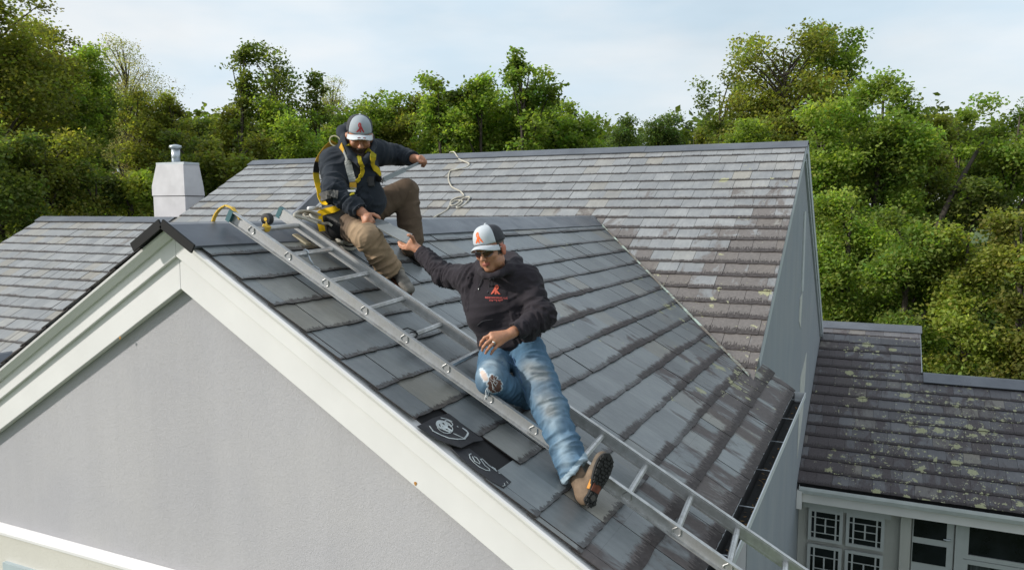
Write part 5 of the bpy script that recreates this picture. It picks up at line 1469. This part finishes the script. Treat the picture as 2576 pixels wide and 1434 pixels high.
    mb = MB(); mb.box(Wb(.0, Ln * .36, -.001), s_ * .028, f_ * .022, u_ * .005); mb.build('shank', simple('dark red shank', (.12, .03, .015), .6, var=.5, scale=40), so_)
    for sg in (-1, 1):
        mb = MB(); mb.box(Wb(sg * .034, Ln * .38, .014), s_ * .004, f_ * .026, u_ * .011); mb.build('side_insert', simple('orange insert', (.60, .25, .03), .5), so_, bevel=.003)
    mb = MB(); p = Wb(0, .05, -.0075); mb.tube([p, p - u_ * .003], .016, 16); mb.build('heel_disc', simple('grey rubber', (.07, .065, .06), .7), so_)
    # right boot tucked under
    def bc2(V_, heel, f_, u_, Ln): return np.array([.05, .04, .035])[None] * np.ones((len(V_), 1))
    boot(man, v3(P_(1340, 975, 4.86)), v3(P_(1362, 1002, 4.66)) + 0 * up, v3(-bk * .3 - rt) , J['anR'] + rt * .0, bc2, M_sole, label='dark boot folded beneath the left thigh')
    cap_parts(man, W_, HR, 1.0, M_hatpale, M_hatpale, M_hatdark, M_orange, .004)
    # sunglasses
    gl = MB()
    for s_2 in (-1, 1):
        g = []; n_ = 14
        for k in range(n_):
            a = 2 * math.pi * k / n_; x = .033 * s_2 + .029 * math.cos(a) * (1 - .12 * (math.sin(a) < 0)); z = -.002 + .0165 * math.sin(a) * (1.15 if math.sin(a) < 0 else .9) + abs(math.cos(a)) * 0
            g.append((x, .108 - 7.5 * x * x * 1.0, z))
        fr_ = [gl.vert(W_(p)) for p in g]; bk_ = [gl.vert(W_((p[0], p[1] - .003, p[2]))) for p in g]
        gl.face(fr_); gl.face(bk_[::-1])
        for k in range(n_): gl.face((fr_[(k + 1) % n_], fr_[k], bk_[k], bk_[(k + 1) % n_]))
    sg_ = gl.build('sunglasses', M_lens, man)
    mb = MB()
    mb.tube([W_((-.006, .110, .006)), W_((0, .113, .008)), W_((.006, .110, .006))], .0018, 6)
    for s_2 in (-1, 1):
        mb.tube([W_((s_2 * .060, .084, .010)), W_((s_2 * .070, .070, .011)), W_((s_2 * .080, .0, .010)), W_((s_2 * .078, -.02, .004))], .0018, 6)
        mb.tube([W_((s_2 * .008, .1085, .012)), W_((s_2 * .035, .102, .0145)), W_((s_2 * .060, .083, .011))], .0016, 6)
    mb.build('frame', M_metal, sg_, True)
    # wedding ring
    mb = MB(); a_, b_ = P_(1243.5, 860.5, 4.322), P_(1240.5, 863.5, 4.317); mb.tube([a_, b_], .0121, 14); mb.build('ring', M_metal, man, True)
    return man
lower_man()

# =================================================================== upper man with harness
def upper_man():
    base = onA(860, 575)
    J = dict(pel=(872, 538, 5.76), hipR=(862, 556, 5.64), hipL=(908, 540, 5.84), belly=(890, 490, 5.66), chest=(888, 430, 5.60), neck=(893, 375, 5.58),
             shR=(840, 408, 5.58), shL=(950, 385, 5.74), elR=(840, 480, 5.40), wrR=(908, 533, 5.33), elL=(1002, 390, 5.93), wrL=(1041, 400, 5.76),
             knR=(925, 598, 5.28), anR=(974, 668, 5.40), knL=(1022, 482, 5.96), anL=(1036, 618, 6.02))
    J = {k: P_(*v) for k, v in J.items()}
    hc = P_(904, 344, 5.49)
    yaw, pit = math.radians(-17), math.radians(31)
    F_ = math.cos(pit) * (math.cos(yaw) * bk - math.sin(yaw) * rt) - math.sin(pit) * up
    HR = frame(F_, up - rt * .02); hs = 1.06
    allp = np.array(list(J.values()) + [hc]); f = Field(allp.min(0) - .25, allp.max(0) + .22, .0056)
    f.ell(J['pel'], np.array([rt, bk, up]), (.15, .11, .10), .05)
    f.cone(J['pel'], J['chest'], .09, .09, .05); f.cone(J['chest'], J['neck'], .08, .06, .04)
    f.cone(J['shR'], J['chest'], .045, .075, .04); f.cone(J['shL'], J['chest'], .045, .075, .04)
    f.chain([J['shR'], J['elR'], J['wrR']], [.052, .042, .029], .03); f.chain([J['shL'], J['elL'], J['wrL']], [.052, .042, .029], .03)
    f.chain([J['hipR'], J['knR'], J['anR']], [.078, .054, .037], .03); f.chain([J['hipL'], J['knL'], J['anL']], [.078, .054, .037], .03)
    W_ = head_field(f, hc, HR, hs, 1.06)
    f.cone(W_((0, -.015, -.06)), J['neck'], .064, .072, .03)
    # right hand on the slate
    wr = P_(915, 538, 5.325); f.cone(J['wrR'], wr, .030, .028, .02)
    kn = [(929, 542, 5.30), (926, 549, 5.29), (922, 556, 5.29), (917, 560, 5.30)]
    for k_, r_ in zip(kn, (.018, .018, .017, .016)): f.cone(wr, P_(*k_), .022, r_, .012)
    finger(f, [(928, 539, 5.33), (940, 540, 5.33), (949, 544, 5.325), (955, 549, 5.32)], .0135, .0105)
    finger(f, [kn[0], (938, 553, 5.30), (941, 559, 5.33), (943, 561, 5.37)], .0112)
    finger(f, [kn[1], (934, 559, 5.29), (937, 564, 5.32), (940, 566, 5.37)], .0112)
    finger(f, [kn[2], (928, 563, 5.29), (932, 568, 5.32), (936, 569, 5.36)], .0108)
    finger(f, [kn[3], (922, 565, 5.30), (927, 570, 5.32), (932, 571, 5.35)], .0098)
    # left fist round the pry bar
    wr2 = P_(1046, 400, 5.745); f.cone(J['wrL'], wr2, .029, .028, .02)
    k2 = [(1060, 396, 5.68), (1064, 401, 5.67), (1065, 406, 5.67), (1063, 411, 5.68)]
    for k_, r_ in zip(k2, (.017, .017, .016, .015)): f.cone(wr2, P_(*k_), .024, r_, .012)
    for k_, r_ in zip(k2, (.0112, .0112, .0106, .0098)):
        finger(f, [k_, (k_[0] + 6, k_[1] + 3, k_[2] + .02), (k_[0] + 3, k_[1] + 8, k_[2] + .04), (k_[0] - 3, k_[1] + 8, k_[2] + .045)], r_)
    finger(f, [(1052, 402, 5.70), (1055, 407, 5.66), (1060, 409, 5.645), (1065, 408, 5.64)], .0125, .0105)
    V, Q = f.mesh(); V = relax(V, Q, 1)
    col = np.tile(np.array([.45, .21, .125]), (len(V), 1)); q = (V - hc) @ HR.T / hs; nr = np.linalg.norm(q, axis=1) < .2
    hair = nr & (q[:, 1] < .03) & (q[:, 2] > -.02) & ~(np.abs(q[:, 0]) > .078); col[hair] = (.04, .03, .025)
    beard_m = nr & (q[:, 2] < -.050) & (q[:, 1] > -.0) & (q[:, 2] > -.14); col[beard_m] = (.06, .035, .024)
    man = mesh_from(V, Q, 'person', M_skin, None, col, loc=base)
    tag(man, 'bearded man in brown trousers and yellow harness sitting on the ridge', 'person', 'roofers passing a slate')
    # beard
    f = Field(hc - .22, hc + .2, .005)
    def E(p, r, k=.015, op='add'): f.ell(W_(p), HR, np.array(r) * hs, k, op)
    E((0, .055, -.105), (.050, .050, .038), .02)
    for s_ in (-1, 1): E((s_ * .050, .030, -.078), (.022, .045, .034), .02); E((s_ * .060, .008, -.045), (.014, .020, .035), .02)
    E((0, .106, -.050), (.030, .010, .008), .008)
    E((0, .112, -.0655), (.018, .012, .005), .006, 'sub')
    V, Q = f.mesh(); V = relax(V, Q, 1); N_ = vnormals(V, Q); V = V + N_ * ((vnoise(V * 130) - .5) * .008)[:, None]
    mesh_from(V, Q, 'beard', M_hair, man)
    # hoodie
    tl = J['neck'] - J['pel']; Rt = frame(v3(bk) + .25 * rt, tl)
    allp = np.array([J[k] for k in ('pel', 'chest', 'neck', 'shR', 'shL', 'elR', 'wrR', 'elL', 'wrL')]); f = Field(allp.min(0) - .24, allp.max(0) + .22, .008)
    f.ell(J['pel'] + Rt[2] * .04, Rt, (.185, .150, .10), .05); f.ell(J['belly'], Rt, (.195, .165, .14), .06); f.ell(J['chest'], Rt, (.190, .142, .15), .06)
    f.cone(J['shR'], J['neck'], .090, .085, .05); f.cone(J['shL'], J['neck'], .088, .085, .05)
    f.cone(J['shR'], P_(860, 480, 5.62), .085, .13, .06)
    f.cone(J['chest'], P_(915, 500, 5.64), .12, .14, .06)
    f.cone(J['pel'], P_(925, 510, 5.68), .12, .12, .06)
    f.chain([J['shR'], J['elR'], J['wrR']], [.092, .078, .056], .03); f.chain([J['shL'], J['elL'], J['wrL']], [.090, .070, .052], .035)
    # raised hood round the back of the neck
    hood = [(874, 352, 5.46), (862, 340, 5.56), (860, 330, 5.62), (874, 322, 5.70), (900, 330, 5.72), (925, 345, 5.66), (935, 365, 5.55), (930, 396, 5.44), (908, 410, 5.40), (884, 396, 5.42), (872, 366, 5.45)]
    f.chain([P_(*h_) for h_ in hood], [.024, .030, .032, .034, .036, .036, .034, .026, .020, .022, .024], .025)
    f.cone(P_(868, 335, 5.60), P_(880, 375, 5.62), .050, .07, .04); f.cone(P_(868, 360, 5.5), P_(890, 395, 5.5), .040, .06, .03)
    f.cone(W_((0, .0, -.02)), J['neck'] + up * .0, .080, .074, .012, 'sub'); f.ell(W_((0, .01, .01)), HR, (.094, .122, .14), .012, 'sub')
    dR = (J['wrR'] - J['elR']); dR /= np.linalg.norm(dR); dL = (J['wrL'] - J['elL']); dL /= np.linalg.norm(dL)
    f.cone(J['wrR'] + dR * .045, J['wrR'] + dR * .15, .068, .068, .004, 'sub'); f.cone(J['wrL'] + dL * .045, J['wrL'] + dL * .15, .066, .066, .004, 'sub')
    V, Q = f.mesh(); V = relax(V, Q, 2)
    V = folds(V, Q, [(J['shR'], J['elR'], 32, .010, .026), (J['elR'], J['wrR'], 44, .032, .024), (J['shL'], J['elL'], 34, .012, .022), (J['elL'], J['wrL'], 38, .024, .012), (J['pel'], J['belly'], 26, .018, .014), (J['belly'], J['neck'], 18, .012, .004)], .0085, 8.0)
    N_ = vnormals(V, Q); cuffR = ((V - J['wrR']) @ dR > -.012) & (np.linalg.norm(V - J['wrR'], axis=1) < .12); cuffL = ((V - J['wrL']) @ dL > -.005) & (np.linalg.norm(V - J['wrL'], axis=1) < .12)
    V = V - N_ * (cuffR[:, None] * .008 + cuffL[:, None] * .006)
    hd = mesh_from(V, Q, 'hoodie', M_cloth, man, np.tile(np.array([.022, .028, .038]), (len(V), 1))); bv = bvh_of(V, Q)
    # trousers
    allp = np.array([J[k] for k in ('pel', 'hipR', 'hipL', 'knR', 'anR', 'knL', 'anL')]); f = Field(allp.min(0) - .2, allp.max(0) + .2, .0072)
    f.ell(J['pel'] - up * .02, Rt, (.175, .14, .105), .05)
    f.chain([J['hipR'], J['knR'], J['anR'] + (J['anR'] - J['knR']) * .12], [.108, .086, .080], .03)
    f.chain([J['hipL'], J['knL']], [.118, .094], .03); f.chain([J['knL'], J['anL']], [.092, .088], .02)
    aR = (J['anR'] - J['knR']); aR /= np.linalg.norm(aR)
    f.cone(J['anR'] + aR * .14, J['anR'] + aR * .3, .11, .11, .004, 'sub'); f.cone(J['anR'] + aR * .02, J['anR'] + aR * .1, .06, .06, .004, 'sub')
    V, Q = f.mesh(); V = relax(V, Q, 2)
    V = folds(V, Q, [(J['hipR'], J['knR'], 26, .018, .020), (J['knR'], J['anR'], 24, .024, .028), (J['hipL'], J['knL'], 20, .018, .008), (J['knL'], J['anL'], 20, .016, .022)], .0085, 3.0)
    n0 = vnoise(V * 10); tR = np.linalg.norm(V - J['hipR'], axis=1)
    col = np.array([.125, .088, .062])[None] * (.85 + .3 * n0)[:, None]
    # sunlight on the right knee and shin is painted into the cloth colour
    seg = J['anR'] - J['knR']; tt = np.clip(((V - J['knR']) @ seg) / (seg @ seg), -1.2, 1); dd = np.linalg.norm(V - (J['knR'] + seg * np.clip(tt, 0, 1)[:, None]), axis=1)
    w_ = np.clip((.20 - dd) / .08, 0, 1)[:, None]; col = col * (1 - w_) + np.array([.33, .235, .15]) * (.8 + .4 * n0)[:, None] * w_
    mesh_from(V, Q, 'trousers', M_canvas, man, col)
    # boots
    def bc(V_, heel, f_, u_, Ln):
        n = vnoise(V_ * 40); c = np.array([.20, .185, .165])[None] * (.6 + .8 * n)[:, None]; return c
    nA = v3(NA); heel = v3(onA(975, 688, .012)); toe = v3(onA(1008, 722, .012)); 
    hd_ = toe - heel; toe = heel + hd_ / np.linalg.norm(hd_) * .285
    b1 = boot(man, heel, toe, nA, J['anR'] - aR * .04, bc, M_solebrown, label='scuffed grey boot with a brown sole, flat on the slates')
    mb = MB(); Wb = b1[1]; Ln = b1[2]
    for k in range(5): y_ = Ln * (.36 + k * .065); z_ = .112 - k * .0115; mb.tube(smoothpts([Wb(-.026, y_, z_ - .020), Wb(-.012, y_ + .006, z_), Wb(.012, y_ - .002, z_ + .001), Wb(.026, y_ + .004, z_ - .020)], 4), .0028, 5)
    mb.build('lace', simple('pale lace', (.45, .40, .32), .9), b1[0])
    def bc3(V_, heel, f_, u_, Ln): return np.array([.045, .036, .030])[None] * (.7 + .6 * vnoise(V_ * 40))[:, None]
    heel = v3(onA(1010, 622, .012)); toe = v3(onA(1070, 682, .012)); hd_ = toe - heel; toe = heel + hd_ / np.linalg.norm(hd_) * .29
    boot(man, heel, toe, nA, J['anL'] + 0 * up, bc3, M_sole, label='dark boot planted farther down the slope')
    cap_parts(man, W_, HR, hs, M_hatgrey, M_hatpale, M_hatdark, M_red, .006, tags=True)
    # harness
    yel = (.55, .40, .02); dyel = (.30, .26, .015); gre = (.36, .37, .36); org = (.62, .36, .05); blk = (.02, .02, .02); byel = (.80, .50, .01)
    har = None
    def st(name, pts, w, colf, lift=.006):
        pp = [raypt(bv, x, y, lift) or at(x, y, 5.45) for x, y in pts]
        return ribbon(har_parent[0], name, pp, w, colf, bv, lift)
    har_parent = [man]
    h0 = st('harness', [(858, 366), (866, 380), (873, 400), (880, 430), (887, 456), (888, 478)], .048, lambda t: org if (t < .22 or .80 < t < .92) else gre)
    h0['label'] = 'yellow and grey full body harness'
    har_parent[0] = h0
    st('chest_strap', [(872, 368), (890, 381), (905, 404), (912, 428), (906, 444), (896, 458)], .028, lambda t: yel if t > .4 else dyel, .012)
    st('chest_strap', [(926, 378), (938, 400), (950, 430), (956, 445)], .045, lambda t: yel if t > .3 else dyel)
    st('chest_strap', [(956, 445), (961, 455)], .045, lambda t: blk)
    st('tail_strap', [(888, 478), (886, 492)], .03, lambda t: dyel)
    mb = MB(); q = raypt(bv, 884, 481, .016) or at(884, 481, 5.42); mb.box(q, Vector(rt) * .028, Vector(up) * .008, Vector(bk) * .004); mb.build('buckle', M_metal, h0, bevel=.003)
    mb = MB(); q = raypt(bv, 956, 443, .014) or at(956, 443, 5.46); mb.bar(q - Vector(rt) * .03 - Vector(up) * .006, q + Vector(rt) * .03 + Vector(up) * .008, .008, .006, bk); mb.build('buckle', M_metal, h0)
    mb = MB(); q = raypt(bv, 965, 454, .012) or at(965, 454, 5.5); mb.box(q, Vector(rt) * .014, Vector(up) * .010, Vector(bk) * .01); mb.build('strap_end', M_metal, h0)
    # D ring plate on the shoulder
    c = raypt(bv, 851, 362, .010) or at(851, 362, 5.46)
    mb = MB(); a1 = Vector(rt * .75 - up * .62).normalized(); a2 = a1.cross(Vector(bk)).normalized(); n_ = Vector(bk)
    for k in range(20):
        a = 6.283 * k / 20; b_ = 6.283 * (k + 1) / 20
        mb.bar(c - a1 * .03 + (a1 * .040 * math.cos(a) + a2 * .034 * math.sin(a)), c - a1 * .03 + (a1 * .040 * math.cos(b_) + a2 * .034 * math.sin(b_)), .013, .008, n_)
    mb.box(c + a1 * .035, a1 * .012, a2 * .034, n_ * .005); mb.box(c + a1 * .062, a1 * .006, a2 * .034, n_ * .005)
    mb.build('adjuster_plate', simple('pale brass', (.55, .50, .32), .4, metal=.5), h0)
    # loop hanging free at his back
    loop = [(842, 358, 5.52), (828, 366, 5.60), (812, 386, 5.68), (799, 410, 5.72), (795, 438, 5.73), (799, 462, 5.72), (804, 480, 5.69), (806, 498, 5.65), (811, 508, 5.58), (823, 507, 5.52)]
    ribbon(h0, 'back_strap', [at(*p) for p in loop], .045, lambda t: blk if .33 < t < .44 else (org if t < .33 else yel if t < .55 else byel), None, wdir=Vector(rt * .55 + bk * .8))
    ribbon(h0, 'waist_belt', [raypt(bv, x, y, .008) or at(x, y, 5.6) for x, y in ((806, 497), (818, 492), (832, 489), (850, 490))], .055, lambda t: (.12, .115, .11), bv, .01)
    leg = [(858, 518, 5.46), (840, 527, 5.44), (820, 532, 5.46), (805, 538, 5.46), (804, 552, 5.44), (808, 568, 5.44), (811, 582, 5.45)]
    ribbon(h0, 'leg_strap', [at(*p) for p in leg], .044, lambda t: byel, None, wdir=Vector(bk))
    # tool pouch at the hip and grey hem of the jacket
    f = Field(P_(850, 555, 5.6) - .24, P_(850, 555, 5.6) + .24, .008)
    f.cone(P_(818, 545, 5.56), P_(862, 532, 5.52), .060, .065, .04); f.cone(P_(835, 575, 5.52), P_(868, 575, 5.48), .055, .06, .05); f.cone(P_(830, 550, 5.55), P_(850, 580, 5.50), .07, .06, .05)
    V, Q = f.mesh(); V = relax(V, Q, 2); V = folds(V, Q, [(P_(815, 550, 5.56), P_(870, 560, 5.5), 18, .012, .012)], .008, 1.0)
    gcol = np.tile(np.array([.012, .012, .013]), (len(V), 1)); up_ = (V - P_(830, 548, 5.5)) @ (up + .45 * rt); gcol[(up_ > -.01)] = (.10, .095, .09)
    mesh_from(V, Q, 'tool_pouch', M_canvas, man, gcol)
    # radio clip on the chest
    mb = MB(); q = raypt(bv, 934, 457, .018) or at(934, 457, 5.44); 
    mb.box(q, Vector(rt) * .022, Vector(up) * .035, Vector(bk) * .010); mb.box(q - Vector(rt) * .02 + Vector(up) * .01, Vector(rt) * .012, Vector(up) * .02, Vector(bk) * .008)
    mb.build('chest_clip', M_rubber, man, bevel=.005)
    return man
upper_man()
# pry bar in the left fist of the upper man
mb = MB(); a_, b_ = at(965, 452, 5.46), at(1062, 407, 5.672); mb.bar(a_, a_ * .45 + b_ * .55, .034, .006, Vector(up)); mb.bar(a_ * .47 + b_ * .53, b_, .020, .006, Vector(up))
mb.bar(a_ + Vector(up) * .006, b_ + Vector(up) * .002, .006, .012, Vector(up))
o = mb.build('slate_bar', simple('dark steel', (.24, .26, .27), .4, metal=.7), loc=a_, bevel=.001); tag(o, 'flat steel bar held in the left fist of the harnessed man', 'tool')
# the slate passed from hand to hand
TL, TR, BR, BL = at(952, 549, 5.40), at(1037, 589, 5.15), at(1027, 615, 5.06), at(929, 562, 5.31)
mb = MB(); nn = (TR - TL).cross(BL - TL).normalized(); nn = nn if nn.dot(-FW) > 0 else -nn
rr = random.Random(8); edge = []
for a, b in ((TL, TR), (TR, BR), (BR, BL), (BL, TL)):
    for k in range(9): edge.append(a + (b - a) * (k / 9) + Vector([rr.uniform(-.0025, .0025) for _ in range(3)]))
ids = [mb.vert(p, (.65, .05, 0, .2), (0.3 * (i % 9) / 9, .2)) for i, p in enumerate(edge)]; id2 = [mb.vert(p - nn * .009, (.4, .05, 0, .2), (0, .2)) for p in edge]
n = len(ids); mb.face(ids); mb.face(id2[::-1])
for i in range(n): mb.face((ids[(i + 1) % n], ids[i], id2[i], id2[(i + 1) % n]), 1)
o = mb.build('held_slate', [M_slateA, simple('cut slate edge', (.10, .105, .10), .8, var=.5, scale=60)], loc=(TL + BR) / 2); tag(o, 'loose grey slate passed between the hands of the two men', 'slate')
